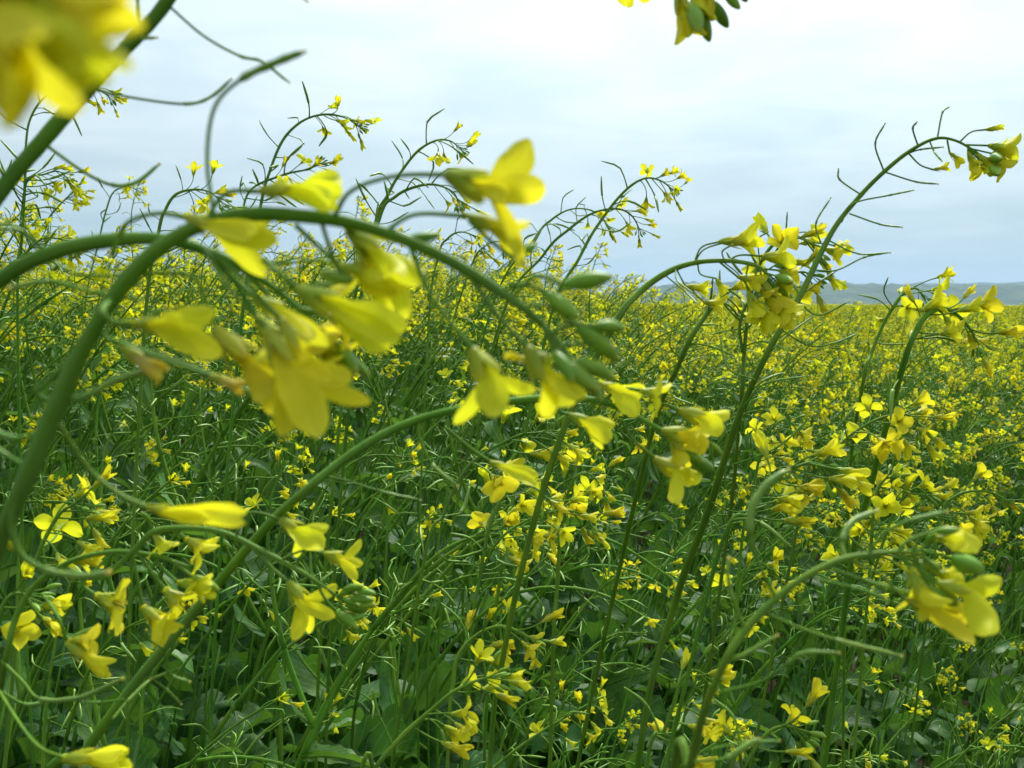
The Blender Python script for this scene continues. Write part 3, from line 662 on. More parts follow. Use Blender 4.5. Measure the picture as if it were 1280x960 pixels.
def simple(label, d, root, pts, w, seed, fl=.0145, n_fl=9, n_bud=8, n_pod=8, head=None, pod_len=.03, extra=(), leaves=3, group=None, pods=(), pod_from=.35, dpts=None):
    h = Hero(label, d, root, seed, group)
    c = h.stem(pts, w); h.auto(n_fl, n_bud, n_pod, fl, head or .045, pod_len, pod_from=pod_from)
    for e in extra:   # further bent arms of the same plant
        cc = h.stem(e, [x * .8 for x in (w if not np.isscalar(w) else [w])], rooted=False); h.auto(max(4, n_fl - 2), n_bud, n_pod, fl, head or .04, pod_len, curve=cc, pod_from=.1)
    for q in pods: h.pod(q, 1.8, 1)
    h.done(leaves)
    return h
simple('bent rapeseed raceme half hidden behind the tallest right stem, above the distant hills', .60, (.06, .9), [(905, 700, .68), (925, 520), (930, 443), (936, 388), (946, 340), (962, 311), (980, 298), (998, 296), (1012, 303), (1022, 315)], [7, 7, 7, 6, 6, 5, 4, 3], 20, n_fl=11, head=.045, extra=([(928, 440), (925, 405), (940, 372), (975, 352), (1000, 340), (1018, 345)],), pods=([(975, 300), (982, 288), (984, 266)], [(950, 330), (948, 300), (960, 290)]))
simple('slim bent stem crossing low behind the dense yellow bunch', .62, (-.02, 1.0), [(800, 600, .7), (850, 452), (885, 390), (901, 372), (925, 356), (950, 352), (970, 362)], [9, 9, 9, 8, 7, 5, 3], 21, n_fl=7, head=.04)
simple('slender stem nodding sharply in front of the hills at the right', .75, (.40, 1.0), [(1060, 640, .85), (1078, 483), (1090, 440), (1106, 402), (1122, 376), (1134, 363), (1146, 361), (1154, 371)], [6, 6, 6, 6, 6, 5, 4, 3], 22, n_fl=9, n_pod=3, head=.035, pods=([(1116, 384), (1105, 365), (1110, 347)], [(1100, 415), (1094, 425), (1104, 430), (1135, 430)]))
h = simple('stout right hand stem topped by a loose bunch of pale yellow flowers below the hills', .60, (.28, .95), [(1062, 720, .75), (1085, 620, .7), (1117, 500, .62), (1134, 440), (1146, 412), (1156, 396), (1170, 387), (1186, 387), (1200, 397), (1213, 412), (1222, 428)], [11, 11, 11, 11, 11, 10, 9, 7, 6, 5, 3], 23, n_fl=11, head=.062, n_pod=5)
h.flower((1153, 388), (1184, 372), .3, [(1165, 388)], 2); h.flower((1199, 386), (1226, 384), .15, [(1188, 388)], 2); h.flower((1212, 382), (1246, 378), .4, [(1190, 388)], 2); h.flower((1180, 395), (1194, 412), .35, [(1176, 388)], 2)

T1 = 1.1
simple('stem looping over to a drooping bunch of buds at upper left centre', 1.10, (-.40, 1.25), [(300, 420), (325, 262), (337, 215), (352, 178), (370, 157), (390, 146), (412, 143), (434, 148), (450, 158)], [6, 6, 5, 5, 5, 4, 4, 3, 2], 24, n_fl=12, n_bud=12, n_pod=11, head=.05, pod_len=.042, extra=([(300, 285), (312, 239), (353, 219), (383, 212), (400, 205)],))
simple('arched slender stem with curled stalks rising just left of the big near flower', 1.05, (-.22, 1.2), [(440, 400), (470, 275), (484, 245), (498, 220), (521, 190), (544, 176), (562, 176), (576, 186)], [6, 6, 6, 5, 5, 4, 3, 2], 25, n_fl=6, n_bud=12, n_pod=12, head=.03, pod_len=.042)
simple('lower of the two stems arched together left of the big near flower', .98, (-.20, 1.15), [(445, 420), (474, 275), (494, 246), (521, 233), (545, 231), (566, 240), (574, 254)], [6, 6, 6, 5, 4, 3, 2], 26, n_fl=7, n_bud=12, n_pod=9, head=.03, pod_len=.04)
simple('tall arched stem right of the big near flower, nodding against the sky', 1.15, (.0, 1.3), [(680, 430), (726, 319), (756, 269), (783, 237), (806, 223), (826, 226), (842, 238)], [6, 6, 5, 5, 4, 3, 2], 27, n_fl=10, n_bud=8, n_pod=9, head=.04, pod_len=.045)
simple('stem bending below the tall arched one near the middle of the skyline', 1.2, (-.02, 1.4), [(620, 420), (679, 319), (712, 286), (742, 266), (772, 261), (790, 270), (800, 288)], [5, 5, 5, 4, 4, 3, 2], 28, n_fl=9, n_bud=7, n_pod=9, head=.045, pod_len=.04)
simple('thin arched stem just right of the hanging green buds on the skyline', 1.3, (-.06, 1.5), [(610, 400), (668, 299), (689, 275), (712, 262), (736, 262), (752, 272), (762, 285)], [4, 4, 4, 3, 3, 3, 2], 29, n_fl=8, n_bud=7, n_pod=8, head=.04, pod_len=.04)
simple('small stem curling over between the big near flower and the arch', 1.2, (-.1, 1.4), [(535, 420), (548, 320), (560, 298), (575, 290), (592, 295), (600, 308)], [4, 4, 4, 3, 3, 2], 30, n_fl=7, n_pod=6, head=.035, extra=([(560, 420), (590, 330), (606, 308), (622, 302), (634, 310)],))
simple('dark upright stem at the left edge behind the corner stem', 1.05, (-.55, 1.2), [(22, 400), (27, 302), (31, 235), (32, 188), (38, 148), (60, 118), (95, 108), (122, 112), (138, 122)], [5, 5, 5, 4, 4, 4, 3, 3, 2], 31, n_fl=13, n_bud=10, n_pod=12, head=.055, pod_len=.045, extra=([(26, 275), (34, 226), (55, 218), (72, 214), (84, 222)], [(22, 330), (50, 300), (80, 300), (94, 312)]))
simple('gracefully curved stem left of centre, drooping head beside the pale upright stalk', .95, (-.42, 1.1), [(180, 420), (198, 292), (207, 262), (220, 243), (242, 237), (262, 240), (276, 252)], [6, 6, 6, 5, 4, 3, 2], 32, n_fl=8, n_bud=12, n_pod=9, head=.035, pod_len=.035)
simple('fine pale stem nodding on the left skyline under a curved stalk', 1.9, (-.85, 2.1), [(105, 400), (124, 300), (133, 262), (142, 240), (158, 233), (172, 238)], [3, 3, 3, 2.5, 2, 1.5], 33, n_fl=8, n_pod=8, head=.05, pod_len=.04)

simple('low bent stem with a spray of small flowers at the bottom centre', .50, (-.10, .60), [(440, 1010), (470, 959), (504, 919), (538, 889), (565, 866), (592, 852), (616, 845)], [9, 9, 9, 8, 7, 5, 3], 34, fl=.014, n_fl=11, n_bud=9, n_pod=2, head=.045)
simple('stem curving up and over behind the bottom centre spray', .62, (-.06, .8), [(560, 940), (566, 860), (572, 821), (594, 795), (622, 783), (648, 789), (668, 802)], [7, 7, 7, 6, 6, 5, 3], 35, n_fl=12, n_bud=6, n_pod=2, head=.055)
simple('straight stem with a slanting head of open flowers, centre of the picture', .55, (-.10, .75), [(520, 760), (556, 640), (580, 590), (605, 567), (630, 553), (650, 544), (672, 541), (690, 541)], [6, 6, 6, 6, 5, 5, 4, 3], 36, n_fl=9, n_bud=8, n_pod=3, head=.045)
simple('plant whose flowers crowd below the middle, between two dark upright stems', .66, (-.02, .85), [(585, 860), (600, 720), (615, 650), (632, 618), (652, 606), (672, 612), (688, 628)], [6, 6, 6, 5, 5, 4, 3], 37, n_fl=13, n_bud=8, n_pod=2, head=.07, extra=([(600, 720), (620, 680), (650, 655), (690, 640), (720, 640), (738, 655)],))
simple('upright flowering plant just right of the centre bunch', .72, (.05, .9), [(690, 860), (696, 740), (702, 660), (712, 610), (726, 592), (742, 596), (752, 612)], [7, 7, 7, 6, 5, 4, 2], 38, n_fl=12, n_bud=7, n_pod=3, head=.06)
simple('right of centre stem with a tight bunch of flowers below the tall leaning stem', .48, (.08, .62), [(880, 760), (937, 640), (952, 616), (978, 593), (1005, 580), (1022, 580), (1036, 588)], [8, 8, 8, 7, 6, 5, 3], 39, fl=.014, n_fl=14, n_bud=10, n_pod=1, head=.05)
simple('slanting stem ending in a drooping yellow bunch on the right', .62, (.22, .8), [(1000, 640), (1020, 590), (1040, 567), (1066, 542), (1100, 523), (1130, 518), (1146, 526), (1152, 538)], [6, 6, 6, 5, 5, 4, 3, 2], 40, n_fl=13, n_bud=8, n_pod=3, head=.055)
simple('arched stem at the right edge with few small flowers', .62, (.3, .8), [(1165, 720), (1179, 640), (1192, 622), (1214, 614), (1240, 616), (1262, 628)], [5, 5, 5, 5, 4, 3], 41, n_fl=8, n_bud=6, n_pod=2, head=.07)
simple('plant with an open flower bunch beneath the leaning right stem', .85, (.22, 1.0), [(925, 700), (940, 620), (950, 570), (962, 540), (978, 525), (992, 530)], [5, 5, 5, 4, 4, 3], 42, n_fl=12, n_pod=3, head=.06)
simple('bushy flowering plant in the right middle, pale buds between its flowers', .68, (.25, .85), [(1080, 800), (1088, 700), (1092, 640), (1098, 612), (1108, 598), (1120, 598)], [6, 6, 6, 5, 4, 3], 43, n_fl=13, n_bud=12, n_pod=2, head=.06, extra=([(1085, 740), (1110, 660), (1128, 625), (1145, 610), (1158, 618)],))
simple('flowering plant low right of the middle, behind the right foreground stem', .85, (.26, 1.05), [(1040, 860), (1058, 760), (1070, 690), (1082, 660), (1096, 650), (1108, 660)], [5, 5, 5, 4, 4, 3], 44, n_fl=13, n_pod=3, head=.065)
simple('plant with a loose flower head over the dark hollow right of the middle', .82, (.16, 1.0), [(905, 860), (918, 780), (926, 730), (938, 708), (952, 704), (964, 714)], [5, 5, 5, 4, 4, 3], 45, n_fl=11, n_pod=3, head=.06)
simple('short bright bunch of open flowers at the far left, beside the thick stem', .46, (-.30, .6), [(20, 800), (42, 710), (58, 670), (75, 642), (92, 632), (106, 636)], [7, 7, 7, 6, 5, 3], 46, fl=.014, n_fl=11, n_bud=7, n_pod=1, head=.04)
simple('head of green buds cut by the left edge', .42, (-.32, .5), [(-30, 900), (-12, 810), (0, 765), (12, 745), (28, 742), (40, 750)], [7, 7, 7, 6, 5, 3], 47, fl=.014, n_fl=4, n_bud=16, n_pod=0, head=.02)
simple('short stem with a few flowers between the bottom centre and the right foreground stem', .52, (.08, .62), [(800, 1000), (828, 920), (842, 880), (852, 850), (866, 838), (880, 842)], [7, 7, 7, 6, 5, 3], 48, n_fl=7, n_bud=4, n_pod=2, head=.05)
simple('bottom right stem with a fan of green buds and two open flowers', .46, (.12, .55), [(900, 1020), (930, 960), (948, 930), (965, 912), (985, 908), (1002, 916)], [7, 7, 7, 6, 5, 3], 49, fl=.014, n_fl=5, n_bud=16, n_pod=1, head=.03)


# ------------------------------------------------------------------ generated plants
def gen_plant(rng, H, nbr, dens=1.0, lod=1, bend=1.0, podk=1.0, nl=6):
    """one plant at the origin leaning with the wind: dict(stem G, leaves, racemes)"""
    stem = G(); leaves = []; rac = []
    def shoot(p0, dir0, L, r0, r1, nod, n=9, wob=.10):
        pts = [np.array(p0)]; d = unit(dir0); ph = rng.uniform(0, 6)
        for k in range(n):
            q = (k + 1) / n
            d = unit(d + WIND * (.05 + .30 * nod * q ** 3) * 1.0 + A3(0, 0, .05 * (1 - q) - .62 * nod * sstep(.70, 1.0, q)) + A3(math.sin(ph + k * 1.3), math.cos(ph * 1.7 + k * 1.1), 0) * wob * .35)
            pts.append(pts[-1] + d * L / n)
        return np.array(pts), np.linspace(r0, r1, n + 1)
    def raceme(pts, rad, plen):
        q = catmull(np.concatenate([pts, rad[:, None]], 1), 4); fine = q[:, :3]; seg = np.linalg.norm(np.diff(fine, axis=0), axis=1); s = np.cumsum(seg[::-1])[::-1]
        k = int(np.searchsorted(-s, -plen)); i0 = max(0, min(k, len(fine) - 4)); cv = fine[i0:]; ax = G(); tube(ax, cv[::(1, 1, 3)[lod]] if lod == 2 else cv, q[i0:, 3][::(1, 1, 3)[lod]] * 1.06, STEM, (8, 6, 4)[lod], 1)
        rac.append((ax, dress(rng, cv, fl=.0145, n_fl=int(rng.uniform(8, 15) * dens), n_bud=int(rng.uniform(5, 10)), n_pod=int(plen / (.017 / podk) * rng.uniform(.6, 1.0)), head=rng.uniform(.022, .045), pod_len=rng.uniform(.035, .05))))
    sg = (8, 6, 4)[lod]; sb = (3, 2, 1)[lod]
    nod = rng.uniform(.15, 1.15) * bend
    main, rr = shoot((0, 0, 0), (rng.uniform(-.10, .08), rng.uniform(-.1, .1), 1), H * 1.12, .0052, .0013, nod, 11)
    tube(stem, main, rr, STEM, sg, sb + 1); raceme(main, rr, rng.uniform(.16, .32))
    for k in range(nbr):
        h = rng.uniform(.36, .80); i = h * 11; i0 = int(i); p = main[i0] * (1 - (i - i0)) + main[min(i0 + 1, 11)] * (i - i0)
        az = k * 2.4 + rng.uniform(-.4, .4); Lb = H * (1.03 - h) * rng.uniform(.82, 1.12)
        br, r2 = shoot(p, (math.cos(az) * .55, math.sin(az) * .55, 1), Lb, .0030, .0009, rng.uniform(.1, 1.0) * bend, 8)
        tube(stem, br, r2, STEM, max(4, sg - 2), sb); raceme(br, r2, min(Lb * .7, rng.uniform(.10, .24)))
        d = A3(math.cos(az), math.sin(az), rng.uniform(.2, .9))
        leaves.append(('upleaf', rng.randrange(5), m4(rot_to(d, rng.uniform(-.6, .6)), p, rng.uniform(.06, .13))))
    for k in range(nl):
        h = rng.uniform(.04, .50); p = main[int(h * 11)]; az = rng.uniform(0, 6.28)
        d = A3(math.cos(az), math.sin(az), rng.uniform(.1, 1.1))
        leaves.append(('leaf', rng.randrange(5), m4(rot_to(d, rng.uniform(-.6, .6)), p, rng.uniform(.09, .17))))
    return dict(stem=stem, leaves=leaves, rac=rac)

# near generated plants: each an object with stem, leaves, racemes (> flowers where they show)
def make_proto(seed, H, nbr, dens, detail, bend=1.0, podk=1.0, nl=6):
    rng = random.Random(seed); g = gen_plant(rng, H, nbr, dens, 0 if detail else 1, bend, podk, nl); parts = [('stem', g['stem'].mesh('stem'), None, [])]
    for kind, v, m in g['leaves']: parts.append(('leaf', libmesh(kind, 0 if detail else 1, v), m, []))
    for ax, items in g['rac']:
        rg = G(); rg.join(ax); kids = []; lod = 1
        for kind, v, m in items:
            if kind == 'flower' and detail: kids.append(('flower', libmesh('flower', 1, v), m))
            else: rg.join(lib(kind, lod if kind != 'bud' or detail else 2, v)[0], m)
        if rg.n: parts.append(('raceme', rg.mesh('raceme'), None, kids))
    return parts
def place(parts, x, y, s, rz, label, group, tilt=0.0):
    e = link('rapeseed_plant', None); e.location = (x, y, float(ground_z(x, y)) - .01); e.rotation_euler = (0, tilt, rz); e.scale = (s, s, s)
    tag(e, label, 'rapeseed plant', group)
    for name, me, m, kids in parts:
        o = link(name, me, e, m)
        for kn, km, kmx in kids: link(kn, km, o, kmx)
    return e

NEARP = [make_proto(100 + k, (.74, .80, .88, .78, .92, .84)[k], 2 + k % 2, (.85, .15, .55, 0, .7, .2)[k], True, 1.0, 1.1, 12) for k in range(6)]
MIDP = [make_proto(200 + k, (1.12, 1.2, 1.15, 1.1, 1.22, 1.16, 1.14, 1.18)[k], 3 + k % 3, 1.05, False) for k in range(8)]
frng = random.Random(99)
def hscale(x, y):
    return float(.60 + .40 * sstep(1.2, 3.1, y + 1.0 * sstep(.5, -.5, x)))
spots = []
sp_ = .187; y = .80
while y < 4.6:
    hw = .57 * y + .12; x = -hw + frng.uniform(0, sp_)
    while x < hw:
        xx = x + frng.uniform(-.07, .07); yy = y + frng.uniform(-.07, .07)
        if yy > .8: spots.append((xx, yy))
        x += sp_ * (1.0 + .5 * (yy > 3))
    y += sp_ * .93 * (1.0 + .3 * (y > 3))
spots.sort(key=lambda p: math.hypot(*p))
spots = spots[:262]
INDIV_Y = max(math.hypot(*p) for p in spots)
for i, (x, y) in enumerate(spots):
    dist = math.hypot(x, y); s = hscale(x, y) * frng.uniform(.90, 1.07)
    px = 640 + F * x / y
    sn = float(np.clip(s * 1.36, .86, 1.15)) if dist < 1.9 else s
    if dist < 1.55:
        lab, grp = ('low flowering rapeseed plant in the leafy foreground hollow beneath the nearest arching stems', 'low rapeseed plants in the foreground hollow')
        parts = NEARP[frng.randrange(6)]
    elif px < 560:
        lab, grp = ('tall rapeseed plant crowding the yellow slope behind the arching stems on the left half', 'tall rapeseed plants of the left slope')
        parts = (NEARP if dist < 1.9 else MIDP)[frng.randrange(6 if dist < 1.9 else 8)]
    elif px < 940:
        lab, grp = ('rapeseed plant of the dense yellow crop in the middle distance near the centre', 'rapeseed plants of the middle crop')
        parts = (NEARP if dist < 1.9 else MIDP)[frng.randrange(6 if dist < 1.9 else 8)]
    else:
        lab, grp = ('rapeseed plant of the flat yellow crop in the middle distance below the hills', 'rapeseed plants of the right crop')
        parts = MIDP[frng.randrange(8)]
    place(parts, x, y, sn if parts in NEARP else s, frng.uniform(-.7, .7), lab, grp, frng.uniform(-.05, .10))

# leafy undergrowth nobody could count: one object
ug = G(); yy_ = 0
for k in range(6000):
    y = .55 + 4.2 * frng.random() ** 1.25; x = frng.uniform(-1, 1) * (.6 * y + .25)
    z = float(ground_z(x, y)); lod = 0 if y < 1.5 else 1
    hgt = frng.random() ** 1.2 * .52
    az = frng.uniform(0, 6.28); d = A3(math.cos(az), math.sin(az), frng.uniform(-.1, 1.1))
    kind = 'leaf' if frng.random() < .62 else 'upleaf'
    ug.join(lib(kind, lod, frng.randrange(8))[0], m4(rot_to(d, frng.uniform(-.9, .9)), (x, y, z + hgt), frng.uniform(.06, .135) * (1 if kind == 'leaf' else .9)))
    if k % 3 == 0:
        q = A3(x, y, z); t2 = A3(x + frng.uniform(-.02, .16), y + frng.uniform(-.1, .1), z + hgt + frng.uniform(.1, .35))
        tube(ug, [q, (q + t2) / 2 + A3(-.02, 0, .02), t2], [.003, .0022, .001], STEM, 5, 3)
o = link('undergrowth', ug.mesh('undergrowth')); o['kind'] = 'stuff'; tag(o, 'dark green leaves crowding under the flowering stems')

# the crop beyond: one object, instanced on points
def plant_col(name, metas):
    c = bpy.data.collections.new(name)
    for k, me in enumerate(metas):
        o = bpy.data.objects.new('%s_%02d' % (name, k), me); c.objects.link(o)
    return c
def baked(seed, H, nbr, dens, lod, pods=True, leaves=True):
    rng = random.Random(seed); g = gen_plant(rng, H, nbr, dens, lod); b = G(); b.join(g['stem'])
    if leaves:
        for kind, v, m in g['leaves']: b.join(lib(kind, max(1, lod), v)[0], m)
    for ax, items in g['rac']:
        b.join(ax)
        for kind, v, m in items:
            if kind == 'pod' and not pods: continue
            m = m.copy()
            if kind == 'flower' and lod == 2: m[:3, :3] *= 1.15
            b.join(lib(kind, 2 if kind == 'bud' else lod, v)[0], m)
    return b
FARC = plant_col('crop_plants', [baked(300 + k, 1.08 + .03 * k, 5 + k % 3, 1.1, 2).mesh('crop_plant') for k in range(6)])
def patch(seed):
    rng = random.Random(seed); b = G()
    base = [baked(seed * 10 + k, 1.1 + .04 * k, 5, 1.1, 2, False, False) for k in range(3)]
    for k in range(46):
        a = rng.uniform(-.6, .6); m = m4(np.array([[math.cos(a), -math.sin(a), 0], [math.sin(a), math.cos(a), 0], [0, 0, 1]]), (rng.uniform(-1.7, 1.7), rng.uniform(-1.7, 1.7), 0), rng.uniform(.9, 1.08)); b.join(base[rng.randrange(3)], m)
    return b
PATC = plant_col('crop_patches', [patch(40 + k).mesh('crop_patch') for k in range(2)])
def scatter(name, coln, nvar, pts, label):
    pts = np.array(pts); me = bpy.data.meshes.new(name); me.vertices.add(len(pts)); me.vertices.foreach_set('co', pts[:, :3].astype(np.float32).ravel())
    for an, ci, ty in (('rot', 3, 'FLOAT'), ('scl', 4, 'FLOAT'), ('idx', 5, 'INT')):
        at = me.attributes.new(an, ty, 'POINT'); at.data.foreach_set('value', pts[:, ci].astype(np.float32 if ty == 'FLOAT' else np.int32))
    me.update(); o = link(name, me); o['kind'] = 'stuff'; o['label'] = label
    ng = bpy.data.node_groups.new(name, 'GeometryNodeTree'); ng.interface.new_socket('Geometry', in_out='INPUT', socket_type='NodeSocketGeometry'); ng.interface.new_socket('Geometry', in_out='OUTPUT', socket_type='NodeSocketGeometry')
    N = ng.nodes.new; Lk = ng.links.new; gi = N('NodeGroupInput'); go = N('NodeGroupOutput'); ip = N('GeometryNodeInstanceOnPoints'); ci = N('GeometryNodeCollectionInfo')
    ci.inputs['Collection'].default_value = coln; ci.inputs['Separate Children'].default_value = True; ci.inputs['Reset Children'].default_value = True; ip.inputs['Pick Instance'].default_value = True
    def na(n, t):
        a = N('GeometryNodeInputNamedAttribute'); a.data_type = t; a.inputs['Name'].default_value = n
        return [x for x in a.outputs if x.enabled and x.name == 'Attribute'][0]
    cx = N('ShaderNodeCombineXYZ'); Lk(na('rot', 'FLOAT'), cx.inputs[2]); Lk(gi.outputs[0], ip.inputs['Points']); Lk(ci.outputs[0], ip.inputs['Instance']); Lk(na('idx', 'INT'), ip.inputs['Instance Index'])
    Lk(cx.outputs[0], ip.inputs['Rotation']); Lk(na('scl', 'FLOAT'), ip.inputs['Scale']); Lk(ip.outputs[0], go.inputs[0])
    md = o.modifiers.new('scatter', 'NODES'); md.node_group = ng; return o
pts = []; nr = np.random.RandomState(5)
def inside(x, y): return math.hypot(x, y) < INDIV_Y and abs(x) < .57 * y + .2
y = .9
while y < 50:
    st = .20 if y < 8 else .20 + (y - 8) * .0075
    hw = .60 * y + 1.0; x = -hw
    while x < hw:
        xx = x + nr.uniform(-.5, .5) * st; yy = y + nr.uniform(-.5, .5) * st
        if not inside(xx, yy) and math.hypot(xx, yy) > 1.0:
            s = hscale(xx, yy) * nr.uniform(.90, 1.07) * (1 + .03 * math.sin(xx * .7 + yy * .31))
            pts.append((xx, yy, float(ground_z(xx, yy)) - .01, nr.uniform(-.7, .7), s, nr.randint(6)))
        x += st
    y += st
scatter('rapeseed_crop', FARC, 6, pts, 'dense rapeseed crop in flower stretching away behind the nearest plants')
pts2 = []; y = 48
while y < 330:
    st = 3.0 if y < 130 else 4.2
    hw = .58 * y + 4; x = -hw
    while x < hw:
        pts2.append((x + nr.uniform(-.6, .6), y + nr.uniform(-.6, .6), float(ground_z(x, y)) - .03 - .08 + .03 * math.sin(x * .05 + y * .04), nr.choice([0, 3.14159]) * 0 + nr.uniform(-.5, .5), nr.uniform(.93, 1.0) * (1.0 if y < 130 else 1.06), nr.randint(2)))
        x += st
    y += st
scatter('distant_rapeseed_crop', PATC, 2, pts2, 'yellow green rapeseed field fading towards the hills')
print('individuals', len(spots), INDIV_Y, 'crop', len(pts), 'patches', len(pts2))

# closed canopy of the field beyond the last plants that can be told apart
def make_far():
    cm = smat('far_crop', (.10, .15, .015), (.50, .47, .012), .55, .9, (.30, .31, .014), bump=1.0, dist=.3)
    def fz(X, Y): return np.where(Y < 60, .3, 0.92) * sstep(45, 90, Y) + .05 * np.sin(X * .9) * np.sin(Y * 1.3) * sstep(60, 120, Y) + .12 * sstep(250, 400, Y) - .05
    o = sheet('distant_field', gspace(-1, 3000, 161, 2.2), 52 + 2450 * np.linspace(0, 1, 160) ** 2.2, fz, cm, 'stuff'); o['label'] = 'far edge of the rapeseed field before the hills'


# ------------------------------------------------------------------ ground, hills, sky, haze, light
def smat(name, c1, c2, scale, rough=.9, c3=None, bump=.0, dist=.02):
    m, nt, N, L = mat(name); out = N('ShaderNodeOutputMaterial'); b = N('ShaderNodeBsdfPrincipled'); tc = N('ShaderNodeTexCoord')
    n = N('ShaderNodeTexNoise'); n.inputs['Scale'].default_value = scale; n.inputs['Detail'].default_value = 8; n.inputs['Roughness'].default_value = .65
    L(tc.outputs['Object'], n.inputs['Vector']); r = N('ShaderNodeValToRGB'); e = r.color_ramp.elements
    e[0].position = .38; e[0].color = (*c1, 1); e[1].position = .62; e[1].color = (*c2, 1)
    if c3: x = e.new(.5); x.color = (*c3, 1)
    L(n.outputs['Fac'], r.inputs[0]); L(r.outputs[0], b.inputs['Base Color']); b.inputs['Roughness'].default_value = rough; b.inputs['Specular IOR Level'].default_value = .15
    if bump:
        bp = N('ShaderNodeBump'); bp.inputs['Strength'].default_value = bump; bp.inputs['Distance'].default_value = dist; L(n.outputs['Fac'], bp.inputs['Height']); L(bp.outputs[0], b.inputs['Normal'])
    L(b.outputs[0], out.inputs[0]); return m

def sheet(name, xs, ys, fz, material, kind, z0=0):
    X, Y = np.meshgrid(xs, ys); V = np.stack([X, Y, fz(X, Y) + z0], -1).reshape(-1, 3)
    me = bpy.data.meshes.new(name); me.from_pydata(V.tolist(), [], grid_faces(len(xs), len(ys)).tolist()); me.materials.append(material)
    me.polygons.foreach_set('use_smooth', np.ones(len(me.polygons), bool)); me.update()
    o = link(name, me); o['kind'] = kind; return o
def gspace(a, b, n, p=3.0):
    t = np.linspace(-1, 1, n); return np.sign(t) * np.abs(t) ** p * b if a < 0 else a + (b - a) * np.linspace(0, 1, n) ** p
soil = smat('soil', (.030, .022, .014), (.075, .055, .035), 9, .95, bump=.8)
sheet('ground', gspace(-1, 9000, 121, 3.5), np.concatenate([[-9000, -200, -20, -4], gspace(-1.5, 9000, 1)[:0], -1.5 + 9001.5 * np.linspace(0, 1, 120) ** 3.5]), ground_z, soil, 'structure')

def hill_f(base, amp, y0, seed, xl):
    rg = np.random.RandomState(seed); fr = rg.uniform(.0004, .004, 9); ph = rg.uniform(0, 6, 9); am = .0016 / fr * rg.uniform(.4, 1, 9); am /= am.sum()
    def f(X, Y):
        s = sum(a * np.sin(X * k + p) for a, k, p in zip(am, fr, ph)) 
        prof = sstep(y0 - 700, y0, Y) * (1 - .5 * sstep(y0 + 200, y0 + 1200, Y))
        rough = 7.0 * np.sin(X * .031 + Y * .01) * np.sin(X * .017 + 1) + 5 * np.sin(X * .083 + Y * .05) + 2.5 * np.sin(X * .19 + 2)
        return prof * (base + amp * s + rough) * sstep(xl * .05, xl, X) - 2
    return f
make_far()
hillm = smat('wooded_hill', (.022, .050, .018), (.07, .10, .035), .012, .95, (.035, .07, .02), bump=1.0, dist=6)
hx = np.linspace(-3500, 4500, 700)
sheet('hills', hx, np.linspace(2500, 4600, 26), hill_f(70, 40, 3300, 5, 700), hillm, 'structure')
sheet('hills', hx * 1.5, np.linspace(4200, 6600, 20), hill_f(135, 60, 5200, 11, 1300), hillm, 'structure')

# sun behind thin cloud, high and ahead of the lens, a little right
EL, AZ = math.radians(52), math.radians(14)
sd = A3(math.sin(AZ) * math.cos(EL), math.cos(AZ) * math.cos(EL), math.sin(EL))
sl = bpy.data.lights.new('sun', 'SUN'); sl.energy = SUN_E; sl.angle = math.radians(14); sl.color = (1, .96, .88)
so = bpy.data.objects.new('sun', sl); col.objects.link(so); so.rotation_mode = 'QUATERNION'; so.rotation_quaternion = Vector(sd.tolist()).to_track_quat('Z', 'Y')

w = bpy.data.worlds.new('World'); sc.world = w; w.use_nodes = True; nt = w.node_tree; nt.nodes.clear(); N = nt.nodes.new; L = nt.links.new
out = N('ShaderNodeOutputWorld'); bg = N('ShaderNodeBackground'); sky = N('ShaderNodeTexSky'); sky.sky_type = 'NISHITA'; sky.sun_disc = False
sky.sun_elevation = EL; sky.sun_rotation = AZ; sky.air_density = 1.3; sky.dust_density = 2.5
tc = N('ShaderNodeTexCoord'); sp = N('ShaderNodeSeparateXYZ'); L(tc.outputs['Generated'], sp.inputs[0])
def mth(op, a, b=0, c=None, cl=False):
    x = N('ShaderNodeMath'); x.operation = op; x.use_clamp = cl
    for i, v in enumerate((a, b, c)):
        if v is None: continue
        if isinstance(v, (int, float)): x.inputs[i].default_value = v
        else: L(v, x.inputs[i])
    return x.outputs[0]
# clouds lie on a high flat layer: direction / height
h = mth('ADD', mth('MAXIMUM', sp.outputs[2], 0.0), .10)
cx = mth('DIVIDE', sp.outputs[0], h); cy = mth('DIVIDE', sp.outputs[1], h)
cb = N('ShaderNodeCombineXYZ'); L(cx, cb.inputs[0]); L(cy, cb.inputs[1])
n1 = N('ShaderNodeTexNoise'); n1.inputs['Scale'].default_value = 1.7; n1.inputs['Detail'].default_value = 7; n1.inputs['Roughness'].default_value = .52; n1.inputs['Distortion'].default_value = .5; L(cb.outputs[0], n1.inputs['Vector'])
n2 = N('ShaderNodeTexNoise'); n2.inputs['Scale'].default_value = .28; n2.inputs['Detail'].default_value = 3; L(cb.outputs[0], n2.inputs['Vector'])
cov = N('ShaderNodeMapRange'); cov.interpolation_type = 'SMOOTHSTEP'; cov.inputs[1].default_value = .30; cov.inputs[2].default_value = .70; L(mth('ADD', mth('MULTIPLY', n1.outputs['Fac'], .6), mth('MULTIPLY', n2.outputs['Fac'], .4)), cov.inputs[0])
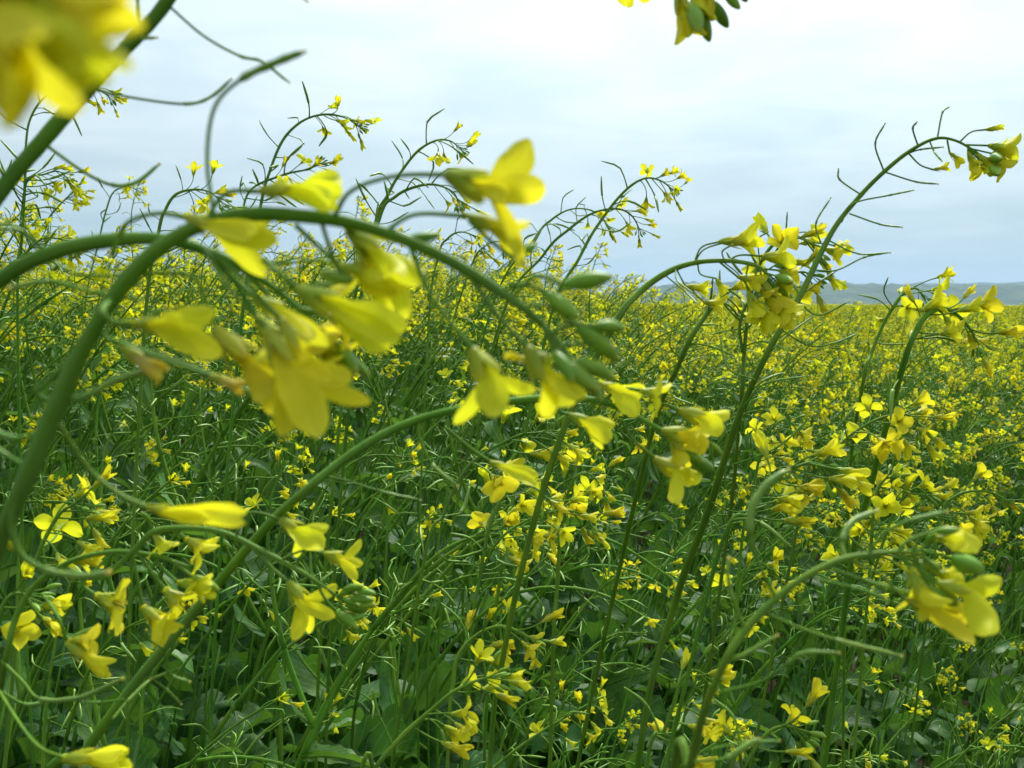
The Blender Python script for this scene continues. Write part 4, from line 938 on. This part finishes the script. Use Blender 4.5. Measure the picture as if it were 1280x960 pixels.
# brighter towards the veiled sun
dt = N('ShaderNodeVectorMath'); dt.operation = 'DOT_PRODUCT'; L(tc.outputs['Generated'], dt.inputs[0]); dt.inputs[1].default_value = sd.tolist()
gl = mth('POWER', mth('MAXIMUM', dt.outputs['Value'], 0.0), 2.5)
def mixc(f, a, b):
    x = N('ShaderNodeMix'); x.data_type = 'RGBA'
    for i, v in ((0, f), (6, a), (7, b)):
        if isinstance(v, (int, float)): x.inputs[i].default_value = v
        elif isinstance(v, tuple): x.inputs[i].default_value = (*v, 1)
        else: L(v, x.inputs[i])
    return x.outputs[2]
skyc = N('ShaderNodeVectorMath'); skyc.operation = 'SCALE'; L(sky.outputs[0], skyc.inputs[0]); skyc.inputs['Scale'].default_value = 1.0
CS = 1 / .1
hz = N('ShaderNodeMapRange'); hz.interpolation_type = 'SMOOTHSTEP'; hz.inputs[1].default_value = .0; hz.inputs[2].default_value = .34; L(sp.outputs[2], hz.inputs[0])
lowc = tuple(c * CS for c in SKY_LOW); midc = tuple(c * CS for c in SKY_MID); brt = tuple(c * CS for c in SKY_BRT)
c0 = mixc(hz.outputs[0], lowc, midc)
c1 = mixc(mth('MULTIPLY', cov.outputs[0], mth('ADD', mth('MULTIPLY', hz.outputs[0], .78), .20)), c0, brt)
cl = N('ShaderNodeVectorMath'); cl.operation = 'SCALE'; L(c1, cl.inputs[0]); L(mth('ADD', mth('MULTIPLY', gl, .80), .62), cl.inputs['Scale'])
fin = mixc(.92, skyc.outputs[0], cl.outputs[0])
L(fin, bg.inputs[0]); bg.inputs[1].default_value = .1; L(bg.outputs[0], out.inputs[0])

# air
hb = bpy.data.meshes.new('haze'); X0, X1, Y0, Y1, Z0, Z1 = -9300, 9300, -9300, 9300, -4, 260
hb.from_pydata([(x, y, z) for x in (X0, X1) for y in (Y0, Y1) for z in (Z0, Z1)], [], [(0, 1, 3, 2), (4, 6, 7, 5), (0, 4, 5, 1), (2, 3, 7, 6), (0, 2, 6, 4), (1, 5, 7, 3)])
hm = bpy.data.materials.new('air'); hm.use_nodes = True; q = hm.node_tree; q.nodes.clear(); o_ = q.nodes.new('ShaderNodeOutputMaterial'); pv = q.nodes.new('ShaderNodeVolumePrincipled')
pv.inputs['Color'].default_value = (.52, .74, 1, 1); pv.inputs['Density'].default_value = HAZE; pv.inputs['Anisotropy'].default_value = .2
q.links.new(pv.outputs[0], o_.inputs['Volume']); hb.materials.append(hm)
if HAZE > 0:
    ho = link('haze', hb); ho['kind'] = 'stuff'; tag(ho, 'pale bluish air veiling the distant hills')

sc.render.engine = 'CYCLES'
sc.view_settings.view_transform = 'Standard'; sc.view_settings.look = 'None'; sc.view_settings.exposure = EXPO; sc.view_settings.gamma = 1
sc.cycles.use_denoising = True; sc.cycles.denoiser = 'OPENIMAGEDENOISE'; sc.cycles.use_adaptive_sampling = True; sc.cycles.adaptive_threshold = .02
sc.cycles.max_bounces = 7; sc.cycles.transmission_bounces = 5; sc.cycles.diffuse_bounces = 4; sc.cycles.glossy_bounces = 2; sc.cycles.transparent_max_bounces = 6
sc.cycles.volume_bounces = 0; sc.cycles.sample_clamp_indirect = 6
